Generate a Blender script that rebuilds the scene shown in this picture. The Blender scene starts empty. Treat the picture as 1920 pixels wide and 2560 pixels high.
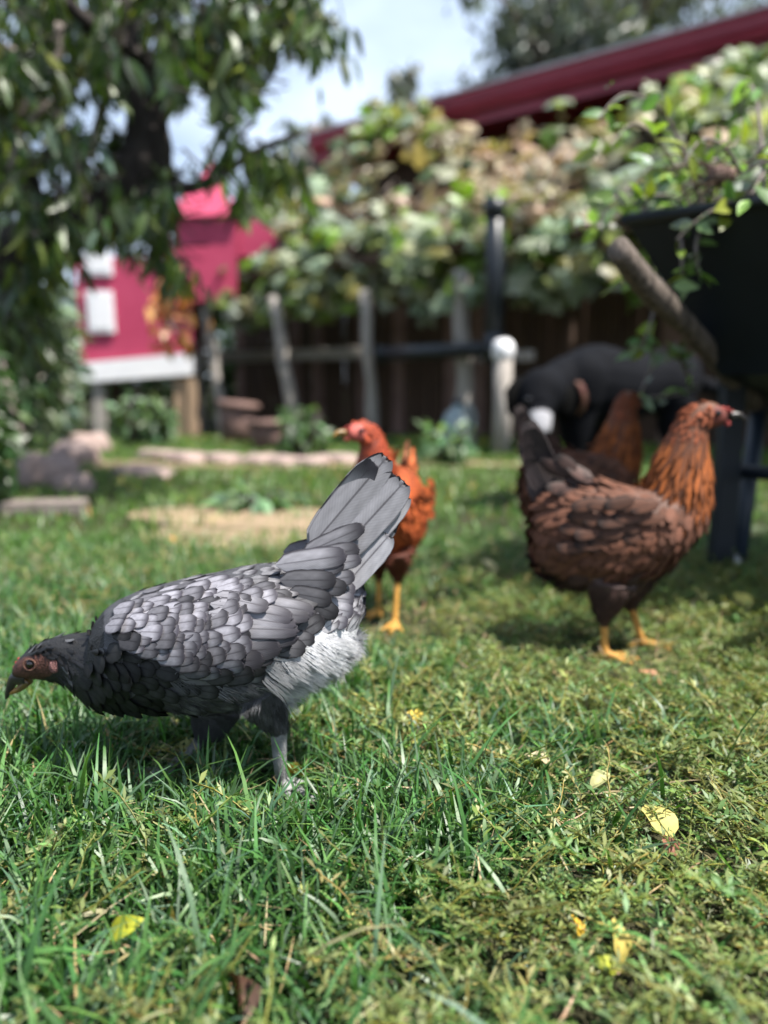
import bpy, math, random
import numpy as np
from mathutils import Vector, Matrix, Euler, noise
from mathutils.bvhtree import BVHTree

rnd = random.Random(7)
rng = np.random.default_rng(11)
sc = bpy.context.scene
col = sc.collection
R = math.radians

# ------------------------------------------------------------------ camera, sky, sun, exposure
CAMH, PITCH, FPX = 0.44, R(9.09), 2000.0
cd = bpy.data.cameras.new('camera')
cam = bpy.data.objects.new('camera', cd); col.objects.link(cam)
cam.location = (0, 0, CAMH); cam.rotation_euler = (math.pi/2 - PITCH, 0, 0)
cd.sensor_fit = 'VERTICAL'; cd.sensor_height = 36; cd.lens = 36*FPX/2560
cd.clip_start = 0.02; cd.clip_end = 2000
cd.dof.use_dof = True; cd.dof.focus_distance = 0.762; cd.dof.aperture_fstop = 2.2; cd.dof.aperture_blades = 0
sc.camera = cam

SUN = Vector((0.42, -0.20, 0.88)).normalized()
w = bpy.data.worlds.new('World'); sc.world = w; w.use_nodes = True
nt = w.node_tree; nt.nodes.clear()
wo = nt.nodes.new('ShaderNodeOutputWorld'); bg = nt.nodes.new('ShaderNodeBackground')
sky = nt.nodes.new('ShaderNodeTexSky'); sky.sky_type = 'NISHITA'; sky.sun_disc = False
sky.sun_elevation = math.asin(SUN.z); sky.sun_rotation = math.atan2(SUN.x, SUN.y)
tc = nt.nodes.new('ShaderNodeTexCoord'); mp = nt.nodes.new('ShaderNodeMapping'); mp.inputs['Scale'].default_value = (1, 1, 2.2)
nz = nt.nodes.new('ShaderNodeTexNoise'); nz.inputs['Scale'].default_value = 2.6; nz.inputs['Detail'].default_value = 6
cr = nt.nodes.new('ShaderNodeValToRGB'); cr.color_ramp.elements[0].position = 0.30; cr.color_ramp.elements[1].position = 0.60
mx = nt.nodes.new('ShaderNodeMix'); mx.data_type = 'RGBA'
mx.inputs[7].default_value = (6.2, 7.4, 9.4, 1)
nt.links.new(tc.outputs['Generated'], mp.inputs[0]); nt.links.new(mp.outputs[0], nz.inputs['Vector'])
nt.links.new(nz.outputs['Fac'], cr.inputs[0]); nt.links.new(cr.outputs[0], mx.inputs[0])
nt.links.new(sky.outputs[0], mx.inputs[6]); nt.links.new(mx.outputs[2], bg.inputs[0])
bg.inputs['Strength'].default_value = 0.068
nt.links.new(bg.outputs[0], wo.inputs[0])
sl = bpy.data.lights.new('sun', 'SUN'); sl.energy = 5.0; sl.angle = R(0.6); sl.color = (1, 0.95, 0.87)
so = bpy.data.objects.new('sun', sl); col.objects.link(so)
so.rotation_euler = SUN.to_track_quat('Z', 'Y').to_euler()
sc.view_settings.view_transform = 'Standard'; sc.view_settings.look = 'None'
sc.view_settings.gamma = 1; sc.view_settings.use_curve_mapping = False
sc.view_settings.exposure = 1.2
sc.render.engine = 'CYCLES'
sc.cycles.use_denoising = True
sc.cycles.max_bounces = 6; sc.cycles.diffuse_bounces = 3; sc.cycles.glossy_bounces = 2; sc.cycles.transmission_bounces = 4
sc.cycles.use_adaptive_sampling = True; sc.cycles.adaptive_threshold = 0.02

# ------------------------------------------------------------------ measuring helpers
_f = Vector((0, math.cos(PITCH), -math.sin(PITCH))); _u = Vector((0, math.sin(PITCH), math.cos(PITCH)))
def ray(u, v): return _f + Vector(((u-960)/FPX, 0, 0)) - _u*((v-1280)/FPX)
def P(u, v, Y):
    d = ray(u, v); return Vector((0, 0, CAMH)) + d*(Y/d.y)
def G(u, v):
    d = ray(u, v); return Vector((0, 0, CAMH)) + d*(CAMH/-d.z)
def proj(p):
    q = Vector(p) - Vector((0, 0, CAMH)); z = q.dot(_f)
    return 960 + FPX*q.x/z, 1280 - FPX*q.dot(_u)/z

# ------------------------------------------------------------------ object helpers
def tag(o, label=None, cat=None, group=None, kind=None):
    if label: o['label'] = label
    if cat: o['category'] = cat
    if group: o['group'] = group
    if kind: o['kind'] = kind
    return o
def empty(name, loc=(0, 0, 0), rz=0):
    o = bpy.data.objects.new(name, None); col.objects.link(o); o.location = loc; o.rotation_euler = (0, 0, rz)
    o.empty_display_size = 0.05
    return o
def link(name, me, parent=None, local=None):
    o = bpy.data.objects.new(name, me); col.objects.link(o)
    if parent is not None: o.parent = parent
    if local is not None: o.matrix_basis = local
    return o
def np_mesh(name, V, Fs, mats, cols=None, uv=None, smooth=True, mi=None):
    me = bpy.data.meshes.new(name)
    V = np.asarray(V, np.float32).reshape(-1, 3)
    me.vertices.add(len(V)); me.vertices.foreach_set('co', V.ravel())
    if not isinstance(Fs, list): Fs = [Fs]
    Fs = [np.asarray(f, np.int32) for f in Fs if len(f)]
    li = np.concatenate([f.ravel() for f in Fs])
    tot = np.concatenate([np.full(len(f), f.shape[1], np.int32) for f in Fs])
    st = np.concatenate([[0], np.cumsum(tot)[:-1]]).astype(np.int32)
    me.loops.add(len(li)); me.loops.foreach_set('vertex_index', li)
    me.polygons.add(len(tot)); me.polygons.foreach_set('loop_start', st)
    me.polygons.foreach_set('use_smooth', np.full(len(tot), smooth))
    if mi is not None: me.polygons.foreach_set('material_index', np.asarray(mi, np.int32))
    me.update(calc_edges=True)
    if cols is not None:
        a = me.color_attributes.new('col', 'FLOAT_COLOR', 'POINT')
        c = np.ones((len(V), 4), np.float32); c[:, :3] = np.asarray(cols, np.float32).reshape(-1, 3)
        a.data.foreach_set('color', c.ravel())
    if uv is not None:
        l = me.uv_layers.new(name='UVMap')
        l.data.foreach_set('uv', np.asarray(uv, np.float32)[li].ravel())
    for m in (mats if isinstance(mats, (list, tuple)) else [mats]): me.materials.append(m)
    me.validate()
    return me
def inst(tv, tf, M, T):
    tv = np.asarray(tv, float); tf = np.asarray(tf, int); N = len(T); k = len(tv)
    V = np.einsum('nij,kj->nki', M, tv) + np.asarray(T)[:, None, :]
    F = tf[None] + (np.arange(N)*k)[:, None, None]
    return V.reshape(-1, 3), F.reshape(-1, tf.shape[1])
def rotz(a): c, s = math.cos(a), math.sin(a); return np.array([[c, -s, 0], [s, c, 0], [0, 0, 1]])

class MB:
    """collects simple solids into one mesh"""
    def __init__(s): s.v = []; s.f = []
    def add(s, v, f):
        b = len(s.v); s.v += [tuple(p) for p in v]; s.f += [tuple(i+b for i in q) for q in f]; return s
    def box(s, c, size, rot=None, bev=0.0):
        hx, hy, hz = [q/2 for q in size]; b = min(bev, hx*.9, hy*.9, hz*.9)
        if b <= 0:
            v = [Vector((x*hx, y*hy, z*hz)) for z in (-1, 1) for y in (-1, 1) for x in (-1, 1)]
            f = [(0, 2, 3, 1), (4, 5, 7, 6), (0, 1, 5, 4), (2, 6, 7, 3), (0, 4, 6, 2), (1, 3, 7, 5)]
        else:
            v = []; ring = []
            for z, e in ((-hz, b), (-hz+b, 0), (hz-b, 0), (hz, b)):
                X, Y = hx-e, hy-e; k = b*.7
                ring.append([len(v)+i for i in range(8)])
                for p in ((-X+k, -Y), (X-k, -Y), (X, -Y+k), (X, Y-k), (X-k, Y), (-X+k, Y), (-X, Y-k), (-X, -Y+k)): v.append(Vector((p[0], p[1], z)))
            f = [tuple(reversed(ring[0])), tuple(ring[3])]
            for a in range(3):
                for i in range(8):
                    j = (i+1) % 8; f.append((ring[a][i], ring[a][j], ring[a+1][j], ring[a+1][i]))
        if rot is not None: v = [rot @ p for p in v]
        return s.add([p+Vector(c) for p in v], f)
    def tube(s, pts, rad, n=10, cap=True, side=None):
        v, f = tube(pts, rad, n, cap, side); return s.add(v, f)
    def build(s, name, mat, parent=None, smooth=False, local=None, rough=0.0, seed=0):
        me = bpy.data.meshes.new(name)
        vv = s.v
        if rough:
            vv = [Vector(p) + noise.noise_vector(Vector(p)*14 + Vector((seed, seed, seed)))*rough for p in vv]
        me.from_pydata([tuple(p) for p in vv], [], s.f)
        me.polygons.foreach_set('use_smooth', [smooth]*len(me.polygons))
        me.materials.append(mat)
        return link(name, me, parent, local)
def tube(pts, rad, n=10, cap=True, side=None):
    """loft of rings along pts; rad: number, list of numbers, or list of (side, up)"""
    pts = [Vector(p) for p in pts]; m = len(pts)
    if not isinstance(rad, (list, tuple)): rad = [rad]*m
    rad = [(r, r) if not isinstance(r, (list, tuple)) else r for r in rad]
    v = []; f = []; S = None
    for i, p in enumerate(pts):
        t = (pts[min(i+1, m-1)] - pts[max(i-1, 0)]).normalized()
        if side is not None: ref = Vector(side)
        elif S is not None: ref = S
        else: ref = Vector((0, 1, 0)) if abs(t.y) < .7 else Vector((1, 0, 0))
        S = (ref - t*ref.dot(t)).normalized(); U = S.cross(t)
        for k in range(n):
            a = 2*math.pi*k/n; v.append(p + S*(rad[i][0]*math.cos(a)) + U*(rad[i][1]*math.sin(a)))
    for i in range(m-1):
        for k in range(n):
            j = (k+1) % n; f.append((i*n+k, i*n+j, (i+1)*n+j, (i+1)*n+k))
    if cap: f += [tuple(range(n))[::-1], tuple((m-1)*n+k for k in range(n))]
    return v, f
def smooth_path(pts, k=4):
    """Catmull-Rom resample of tuples of any length"""
    P_ = [np.array(p, float) for p in pts]; out = []
    for i in range(len(P_)-1):
        a, b, c, d = P_[max(i-1, 0)], P_[i], P_[i+1], P_[min(i+2, len(P_)-1)]
        for j in range(k):
            t = j/k; out.append(.5*(2*b + (c-a)*t + (2*a-5*b+4*c-d)*t*t + (3*b-a-3*c+d)*t**3))
    out.append(P_[-1]); return out

# ------------------------------------------------------------------ materials
def new_mat(name):
    m = bpy.data.materials.new(name); m.use_nodes = True; t = m.node_tree; t.nodes.clear()
    o = t.nodes.new('ShaderNodeOutputMaterial'); b = t.nodes.new('ShaderNodeBsdfPrincipled')
    t.links.new(b.outputs[0], o.inputs[0]); return m, t, b, o
def N(t, typ, **kw):
    n = t.nodes.new(typ)
    for k, v in kw.items():
        if k in n.inputs: n.inputs[k].default_value = v
        else: setattr(n, k, v)
    return n
def mixc(t, fac, a, b, mode='MIX'):
    m = t.nodes.new('ShaderNodeMix'); m.data_type = 'RGBA'; m.blend_type = mode
    for i, x in ((0, fac), (6, a), (7, b)):
        if hasattr(x, 'is_linked'): t.links.new(x, m.inputs[i])
        elif isinstance(x, (tuple, list)): m.inputs[i].default_value = (*x[:3], 1)
        else: m.inputs[i].default_value = x
    return m.outputs[2]
def maths(t, op, a, b=0.0, c=0.0, clamp=False):
    m = t.nodes.new('ShaderNodeMath'); m.operation = op; m.use_clamp = clamp
    for i, x in enumerate((a, b, c)):
        if hasattr(x, 'is_linked'): t.links.new(x, m.inputs[i])
        else: m.inputs[i].default_value = x
    return m.outputs[0]
def mat_rough(name, c1, c2, scale=8, rough=.8, stretch=(1, 1, 1), bump=.3, spec=.3, c3=None, detail=6, metal=0, bscale=3.0):
    m, t, b, o = new_mat(name)
    tcn = N(t, 'ShaderNodeTexCoord'); mpn = N(t, 'ShaderNodeMapping'); mpn.inputs['Scale'].default_value = stretch
    t.links.new(tcn.outputs['Object'], mpn.inputs[0])
    n1 = N(t, 'ShaderNodeTexNoise', Scale=scale, Detail=detail, Roughness=.65); t.links.new(mpn.outputs[0], n1.inputs['Vector'])
    r = N(t, 'ShaderNodeValToRGB'); r.color_ramp.elements[0].position = .32; r.color_ramp.elements[1].position = .68
    r.color_ramp.elements[0].color = (*c1, 1); r.color_ramp.elements[1].color = (*c2, 1)
    t.links.new(n1.outputs['Fac'], r.inputs[0]); c = r.outputs[0]
    if c3 is not None:
        n3 = N(t, 'ShaderNodeTexNoise', Scale=scale*.31, Detail=4); t.links.new(tcn.outputs['Object'], n3.inputs['Vector'])
        r3 = N(t, 'ShaderNodeValToRGB'); r3.color_ramp.elements[0].position = .52; r3.color_ramp.elements[1].position = .66
        t.links.new(n3.outputs['Fac'], r3.inputs[0]); c = mixc(t, r3.outputs[0], c, c3)
    t.links.new(c, b.inputs['Base Color'])
    b.inputs['Roughness'].default_value = rough; b.inputs['Specular IOR Level'].default_value = spec; b.inputs['Metallic'].default_value = metal
    if bump:
        n2 = N(t, 'ShaderNodeTexNoise', Scale=scale*bscale, Detail=5); t.links.new(mpn.outputs[0], n2.inputs['Vector'])
        bp = N(t, 'ShaderNodeBump', Strength=bump, Distance=.01); t.links.new(n2.outputs['Fac'], bp.inputs['Height']); t.links.new(bp.outputs[0], b.inputs['Normal'])
    return m
def mat_leaf(name, rough=.45, trans=.35, spec=.5, objcol=False, ns=30, tint=(1.0, 1.05, .45)):
    m, t, b, o = new_mat(name)
    if objcol: c = N(t, 'ShaderNodeObjectInfo').outputs['Color']
    else: c = N(t, 'ShaderNodeAttribute', attribute_name='col').outputs['Color']
    tcn = N(t, 'ShaderNodeTexCoord')
    n1 = N(t, 'ShaderNodeTexNoise', Scale=ns, Detail=3); t.links.new(tcn.outputs['Object'], n1.inputs['Vector'])
    k = maths(t, 'MULTIPLY_ADD', n1.outputs['Fac'], .7, .65)
    c2 = mixc(t, 1.0, c, k, 'MULTIPLY')
    t.links.new(c2, b.inputs['Base Color']); b.inputs['Roughness'].default_value = rough; b.inputs['Specular IOR Level'].default_value = spec
    tr = N(t, 'ShaderNodeBsdfTranslucent'); t.links.new(mixc(t, 1.0, c2, (*[q*1.5 for q in tint],), 'MULTIPLY'), tr.inputs['Color'])
    ms = N(t, 'ShaderNodeMixShader'); ms.inputs[0].default_value = trans
    t.links.new(b.outputs[0], ms.inputs[1]); t.links.new(tr.outputs[0], ms.inputs[2]); t.links.new(ms.outputs[0], o.inputs[0])
    return m
def mat_feather(name, objcol, e0=.58, e1=.94, lace=.95, shaft=.6, rough=.62, spec=.25):
    m, t, b, o = new_mat(name)
    if objcol: c = N(t, 'ShaderNodeObjectInfo').outputs['Color']
    else: c = N(t, 'ShaderNodeAttribute', attribute_name='col').outputs['Color']
    uv = N(t, 'ShaderNodeTexCoord').outputs['UV']; sp = N(t, 'ShaderNodeSeparateXYZ'); t.links.new(uv, sp.inputs[0])
    s = maths(t, 'ABSOLUTE', maths(t, 'MULTIPLY_ADD', sp.outputs[0], 2.0, -1.0)); y = sp.outputs[1]
    e = maths(t, 'MAXIMUM', maths(t, 'POWER', s, 1.5), maths(t, 'MULTIPLY', y, .98))
    em = N(t, 'ShaderNodeMapRange', interpolation_type='SMOOTHSTEP'); em.inputs[1].default_value = e0; em.inputs[2].default_value = e1
    t.links.new(e, em.inputs[0])
    sh = N(t, 'ShaderNodeMapRange', interpolation_type='SMOOTHSTEP'); sh.inputs[1].default_value = .09; sh.inputs[2].default_value = .02
    t.links.new(s, sh.inputs[0])
    bar = maths(t, 'SINE', maths(t, 'MULTIPLY', maths(t, 'SUBTRACT', y, maths(t, 'MULTIPLY', s, .22)), 150.0))
    tcn = N(t, 'ShaderNodeTexCoord')
    n1 = N(t, 'ShaderNodeTexNoise', Scale=120, Detail=4); t.links.new(tcn.outputs['Object' if not objcol else 'UV'], n1.inputs['Vector'])
    if objcol: n1.inputs['Scale'].default_value = 5
    k = maths(t, 'ADD', maths(t, 'MULTIPLY', bar, .045), maths(t, 'MULTIPLY_ADD', n1.outputs['Fac'], .9, .55))
    c2 = mixc(t, 1.0, c, k, 'MULTIPLY')
    c3 = mixc(t, maths(t, 'MULTIPLY', em.outputs[0], lace), c2, mixc(t, 1.0, c2, (.10, .09, .11), 'MULTIPLY'))
    c4 = mixc(t, maths(t, 'MULTIPLY', sh.outputs[0], shaft), c3, mixc(t, 1.0, c2, (.2, .18, .2), 'MULTIPLY'))
    t.links.new(c4, b.inputs['Base Color']); b.inputs['Roughness'].default_value = rough; b.inputs['Specular IOR Level'].default_value = spec
    bp = N(t, 'ShaderNodeBump', Strength=.12, Distance=.0002); t.links.new(bar, bp.inputs['Height']); t.links.new(bp.outputs[0], b.inputs['Normal'])
    return m
def mat_attr(name, rough=.6, spec=.3, bump=.0, bscale=400):
    m, t, b, o = new_mat(name)
    c = N(t, 'ShaderNodeAttribute', attribute_name='col').outputs['Color']
    tcn = N(t, 'ShaderNodeTexCoord'); n1 = N(t, 'ShaderNodeTexNoise', Scale=90, Detail=5); t.links.new(tcn.outputs['Object'], n1.inputs['Vector'])
    t.links.new(mixc(t, 1.0, c, maths(t, 'MULTIPLY_ADD', n1.outputs['Fac'], 1.1, .45), 'MULTIPLY'), b.inputs['Base Color'])
    b.inputs['Roughness'].default_value = rough; b.inputs['Specular IOR Level'].default_value = spec
    if bump:
        vo = N(t, 'ShaderNodeTexVoronoi', Scale=bscale); t.links.new(tcn.outputs['Object'], vo.inputs['Vector'])
        bp = N(t, 'ShaderNodeBump', Strength=bump, Distance=.001); t.links.new(vo.outputs['Distance'], bp.inputs['Height']); t.links.new(bp.outputs[0], b.inputs['Normal'])
    return m
M = {}
M['grass'] = mat_leaf('grass_blades', .42, .27, .45, ns=40, tint=(.95, 1.1, .35))
M['weed'] = mat_leaf('weed_leaves', .5, .28, .45, ns=60, tint=(1, 1, .5))
M['leaf'] = mat_leaf('foliage', .42, .35, .6, ns=9)
M['leafobj'] = mat_leaf('single_leaf', .45, .35, .5, objcol=True, ns=9)
M['dryleaf'] = mat_leaf('fallen_leaf', .6, .2, .3, objcol=True, ns=150, tint=(1, .9, .4))
M['feather'] = mat_feather('feather', True)
M['plumage'] = mat_feather('plumage', False)
M['vane'] = mat_feather('tail_vane', True, e0=.86, e1=1.0, lace=.6, shaft=.75)
M['plumsoft'] = mat_feather('soft_plumage', False, lace=.35, shaft=.3, rough=.75, spec=.2)
M['fluff'] = mat_feather('fluff', False, lace=.0, shaft=.0, rough=.8)
M['hackle'] = mat_feather('hackle', False, lace=.35, shaft=.0, rough=.42, spec=.22)
M['skin'] = mat_attr('bird_skin', .6, .35, .5, 500)
M['coat'] = mat_attr('dog_coat', .85, .1, .8, 60)
M['eye'] = mat_rough('eye_black', (.004, .003, .003), (.01, .006, .004), 40, .04, bump=0, spec=.8)
M['beak'] = mat_rough('beak_horn', (.012, .011, .012), (.04, .033, .028), 90, .3, bump=.1, spec=.5)
M['beaky'] = mat_rough('beak_yellow', (.28, .15, .03), (.10, .07, .03), 70, .35, bump=.1, spec=.5)
M['comb'] = mat_rough('comb_red', (.26, .03, .025), (.36, .06, .05), 120, .5, bump=.5)
M['lobe'] = mat_rough('ear_lobe', (.17, .075, .07), (.27, .13, .12), 200, .6, bump=.6)
M['lid'] = mat_rough('eyelid', (.07, .035, .025), (.15, .07, .05), 300, .6, bump=.5)
M['soil'] = mat_rough('lawn_soil', (.018, .018, .009), (.045, .042, .018), 9, .95, bump=.8, c3=(.05, .07, .02), bscale=9)
M['dirt'] = mat_rough('bare_dirt', (.18, .14, .085), (.29, .21, .14), 7, .95, bump=.8, c3=(.3, .22, .13), bscale=9)
M['wood'] = mat_rough('weathered_wood', (.22, .195, .175), (.40, .37, .34), 7, .85, (6, 6, .7), .6)
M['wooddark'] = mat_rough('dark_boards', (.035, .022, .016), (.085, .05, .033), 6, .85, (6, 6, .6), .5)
M['root'] = mat_rough('root', (.05, .03, .02), (.12, .08, .055), 30, .9, bump=.3)
M['woodwarm'] = mat_rough('warm_post', (.30, .2, .13), (.42, .30, .2), 7, .85, (6, 6, .6), .5)
M['log'] = mat_rough('grey_driftwood', (.028, .022, .019), (.20, .16, .135), 16, .85, (5, 5, .5), 1.0, c3=(.10, .08, .065), bscale=2)
M['bark'] = mat_rough('bark', (.018, .014, .014), (.06, .05, .046), 12, .9, (2, 2, .6), 1.0)
M['twig'] = mat_rough('twig_bark', (.12, .10, .09), (.24, .20, .18), 20, .85, bump=.5)
M['pink'] = mat_rough('pink_paint', (.37, .038, .092), (.45, .06, .125), 3, .5, bump=.15)
M['white'] = mat_rough('white_paint', (.70, .70, .74), (.82, .82, .84), 5, .55, bump=.1)
M['roofred'] = mat_rough('red_metal', (.20, .012, .03), (.26, .02, .045), 4, .45, bump=.05, spec=.5)
M['roofgrey'] = mat_rough('roof_edge_grey', (.4, .36, .38), (.55, .5, .52), 4, .5, bump=.1)
M['black'] = mat_rough('black_plastic', (.006, .009, .013), (.012, .017, .024), 6, .4, bump=.05, spec=.45)
M['navy'] = mat_rough('navy_steel', (.004, .007, .012), (.009, .013, .020), 5, .5, bump=.15, spec=.4)
M['steelblue'] = mat_rough('blue_steel', (.012, .02, .034), (.024, .034, .05), 8, .45, bump=.1, spec=.5)
M['stone'] = mat_rough('pink_stone', (.24, .175, .155), (.38, .29, .265), 9, .9, bump=.8)
M['clay'] = mat_rough('clay', (.14, .085, .075), (.22, .14, .12), 8, .85, bump=.4)
M['jug'] = mat_rough('pale_plastic', (.26, .33, .36), (.36, .43, .45), 4, .4, bump=.05)
M['redplastic'] = mat_rough('red_plastic', (.65, .03, .015), (.7, .04, .02), 5, .4, bump=.05)
M['collar'] = mat_rough('collar_web', (.13, .11, .04), (.14, .035, .05), 9, .7, bump=.3)

# ------------------------------------------------------------------ ground
def sheet(name, pts, z, mat):
    me = bpy.data.meshes.new(name); me.from_pydata([(x, y, z) for x, y in pts], [], [tuple(range(len(pts)))]); me.materials.append(mat)
    return tag(link(name, me), kind='structure')
sheet('ground', [(-400, -400), (400, -400), (400, 400), (-400, 400)], 0, M['soil'])
DIRT = [(G(650, 1335), .34, .22), (G(560, 1290), .30, .22), (G(760, 1300), .32, .22), (G(480, 1165), 1.2, .22), (G(850, 1165), 1.3, .18)]
def dirt_at(x, y):
    d = np.full(np.shape(x), 9.0)
    for c, a, b in DIRT: d = np.minimum(d, np.hypot((x-c.x)/a, (y-c.y)/b))
    return d
for i, (c, a, b) in enumerate(DIRT):
    pts = []
    for k in range(40):
        th = 2*math.pi*k/40; r = 1 + .22*noise.noise(Vector((math.cos(th)*1.6+i*7, math.sin(th)*1.6, 3))) + .08*noise.noise(Vector((math.cos(th)*6, math.sin(th)*6, i)))
        pts.append((c.x+a*r*math.cos(th), c.y+b*r*math.sin(th)))
    sheet('dirt_patch', pts, .004+.002*i, M['dirt'])

# ------------------------------------------------------------------ the coop side: direction of fence, roof and vine
F0 = G(1170, 1122); FD = Vector((-.768, .640, 0)); FN = Vector((.640, .768, 0))
def fp(s, n, z): return F0 + FD*s + FN*n + Vector((0, 0, z))
FANG = math.atan2(FD.y, FD.x)
RF = Matrix.Rotation(FANG, 3, 'Z')
def s_at(u, n=0.0):
    """distance along the fence line at which a picture column meets it"""
    d = ray(u, 960); o = F0 + FN*n
    # o + FD*s = d*k in plan
    det = FD.x*(-d.y) + d.x*FD.y
    return (-(o.x)*(-d.y) + (-d.x)*o.y) / det if False else ((-o.x)*(-d.y) - (-d.x)*(-o.y))/det

run = tag(empty('chicken_run', fp(0, 0, 0)), 'long shaded chicken run with grey posts under the vine', 'chicken run')
def runl(p): return Vector(p) - run.location
def post(u, top, wid, mat='wood', lean=0.0, n=0.0, parent=run, name='post', sd=0, base=0):
    s = s_at(u, n); b = fp(s, n, base); m = MB()
    pts = [b + Vector((lean*t/7 + .008*math.sin(sd+t*2), .008*math.cos(sd*2+t), -.05 + (top+.05)*t/7)) for t in range(8)]
    m.tube([p - run.location if parent is run else p for p in pts], [wid*(1.05-.03*t+.06*math.sin(t*3+sd)) for t in range(8)], 9)
    return m.build(name, M[mat], parent, True, rough=.008, seed=sd)
post(1170, 1.17, .062, sd=1, lean=-.06, n=-.12); post(938, 1.1, .045, sd=2, lean=-.08, n=-.12); post(742, 1.12, .05, sd=3, lean=-.17, n=-.12)
post(562, 1.12, .05, sd=4, lean=-.15, n=-.12); post(495, .85, .06, sd=5, lean=.0, n=-.12); post(1420, 1.4, .04, n=.45, mat='wooddark', sd=8)
for n0, s0, s1, z, r, mt in ((.0, s_at(1330), s_at(1190), .62, .035, 'wood'), (.55, s_at(900, .55), s_at(500, .55), .70, .05, 'wood'),
                             (0, -3.0, 3.3, 1.34, .04, 'wooddark'), (.95, -3.0, 3.3, 2.02, .04, 'wooddark')):
    m = MB(); m.box(runl(fp((s0+s1)/2, n0, z)), (abs(s1-s0), .05, r*2), RF, .006); m.build('rail', M[mt], run, rough=.004)
for k in range(9):
    s = -2.7 + k*.75; a = fp(s, -.05, 1.40); b = fp(s, .98, 2.08); m = MB()
    d = b-a; q = d.to_track_quat('X', 'Z').to_matrix(); m.box(runl((a+b)/2), (d.length, .045, .07), q, .004); m.build('rafter', M['wooddark'], run)
# stub post with pale top
stub = tag(empty('stub_post', fp(s_at(1256, -.38), -.38, 0)), 'short pale post with a white rounded top beside the tall grey post', 'post')
m = MB(); m.tube([(0, 0, -.05), (0.005, 0, .3), (0, 0, .60)], [.06, .055, .055], 10); m.build('shaft', M['wood'], stub, True, rough=.006)
m = MB(); m.tube([(0, 0, .58), (0, 0, .60), (0, 0, .65), (0, 0, .69), (0, 0, .705)], [.05, .064, .068, .056, .03], 12); m.build('cap', M['white'], stub, True)
# board fence behind
fence = tag(empty('board_fence', fp(0, 1.05, 0)), 'dark brown upright board fence at the back of the run', 'fence')
k = 0; s = -4.2
while s < 3.6:
    wd = .135 + .02*rnd.random(); h = 1.95 + .06*rnd.random()
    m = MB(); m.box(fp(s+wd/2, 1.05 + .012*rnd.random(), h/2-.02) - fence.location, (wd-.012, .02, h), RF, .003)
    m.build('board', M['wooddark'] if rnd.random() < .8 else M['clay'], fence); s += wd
for z in (.4, 1.6):
    m = MB(); m.box(fp(-.3, 1.09, z) - fence.location, (7.8, .04, .08), RF); m.build('fence_rail', M['wooddark'], fence)

# shed with the red eaves
shed = tag(empty('shed', fp(0, 1.9, 0)), 'shed with a dark red metal gutter and eaves above the vine', 'shed')
zr = (P(1400, 232, fp(s_at(1400, 1.45), 1.45, 0).y)).z
def extr(name, prof, s0, s1, mat):
    """prof: list of (n, z) closed outline run along the fence direction"""
    v = [fp(s0, n, z) - shed.location for n, z in prof] + [fp(s1, n, z) - shed.location for n, z in prof]; k = len(prof)
    f = [(i, (i+1) % k, k+(i+1) % k, k+i) for i in range(k)] + [tuple(range(k))[::-1], tuple(range(k, 2*k))]
    MB().add(v, f).build(name, M[mat], shed)
S0, S1 = -5.2, s_at(785, 1.4)
extr('gutter', [(1.45, zr+.02), (1.40, zr+.03), (1.385, zr+.07), (1.40, zr+.085), (1.38, zr+.10), (1.375, zr+.15), (1.36, zr+.165), (1.37, zr+.19), (1.45, zr+.19)], S0, S1, 'roofred')
extr('fascia', [(1.455, zr-.06), (1.455, zr+.17), (1.485, zr+.17), (1.485, zr-.06)], S0, S1, 'roofred')
extr('roof_sheet', [(1.36, zr+.196), (1.36, zr+.216), (2.6, zr+.60), (3.9, zr+.216), (3.9, zr+.196), (2.6, zr+.575)], S0-.1, S1+.1, 'roofgrey')
extr('soffit', [(1.49, zr-.05), (1.49, zr-.03), (1.95, zr-.03), (1.95, zr-.05)], S0, S1, 'roofred')
for k in range(60):
    s = S0+.15+.145*k
    if s > S1-.1: break
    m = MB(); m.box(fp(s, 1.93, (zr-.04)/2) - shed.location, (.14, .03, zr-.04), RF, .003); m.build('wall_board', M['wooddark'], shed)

# black drain pipe
pipe = tag(empty('drain_pipe', fp(s_at(1235, -.27), -.27, 0)), 'black plastic drain pipe with a sideways branch beside the tall grey post', 'pipe')
pl = pipe.location
top = P(1228, 500, pl.y).z; zb = P(1228, 870, pl.y).z
m = MB(); m.tube([Vector((-.01, 0, zb-.05)), Vector((-.005, 0, 1.1)), Vector((-.02, 0, top))], .058, 14); m.build('upright_pipe', M['black'], pipe, True)
m = MB(); m.tube([Vector((-.02, 0, top-.10)), Vector((-.02, 0, top+.005))], .066, 14); m.build('pipe_collar', M['black'], pipe, True)
q = P(950, 885, fp(s_at(950, -.24), -.24, 0).y) - pl
m = MB(); m.tube([Vector((0, .03, zb)), q*.5+Vector((0, .02, zb*.5)), Vector(q)], .05, 12); m.build('branch_pipe', M['black'], pipe, True)
m = MB(); m.tube([Vector((q.x+.05, q.y, q.z-.005)), Vector((q.x-.03, q.y, q.z))], .06, 12); m.build('pipe_collar', M['black'], pipe, True)
m = MB(); m.tube([Vector((0, .0, zb-.09)), Vector((0, 0, zb+.09))], .068, 12); m.build('elbow', M['black'], pipe, True)

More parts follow.
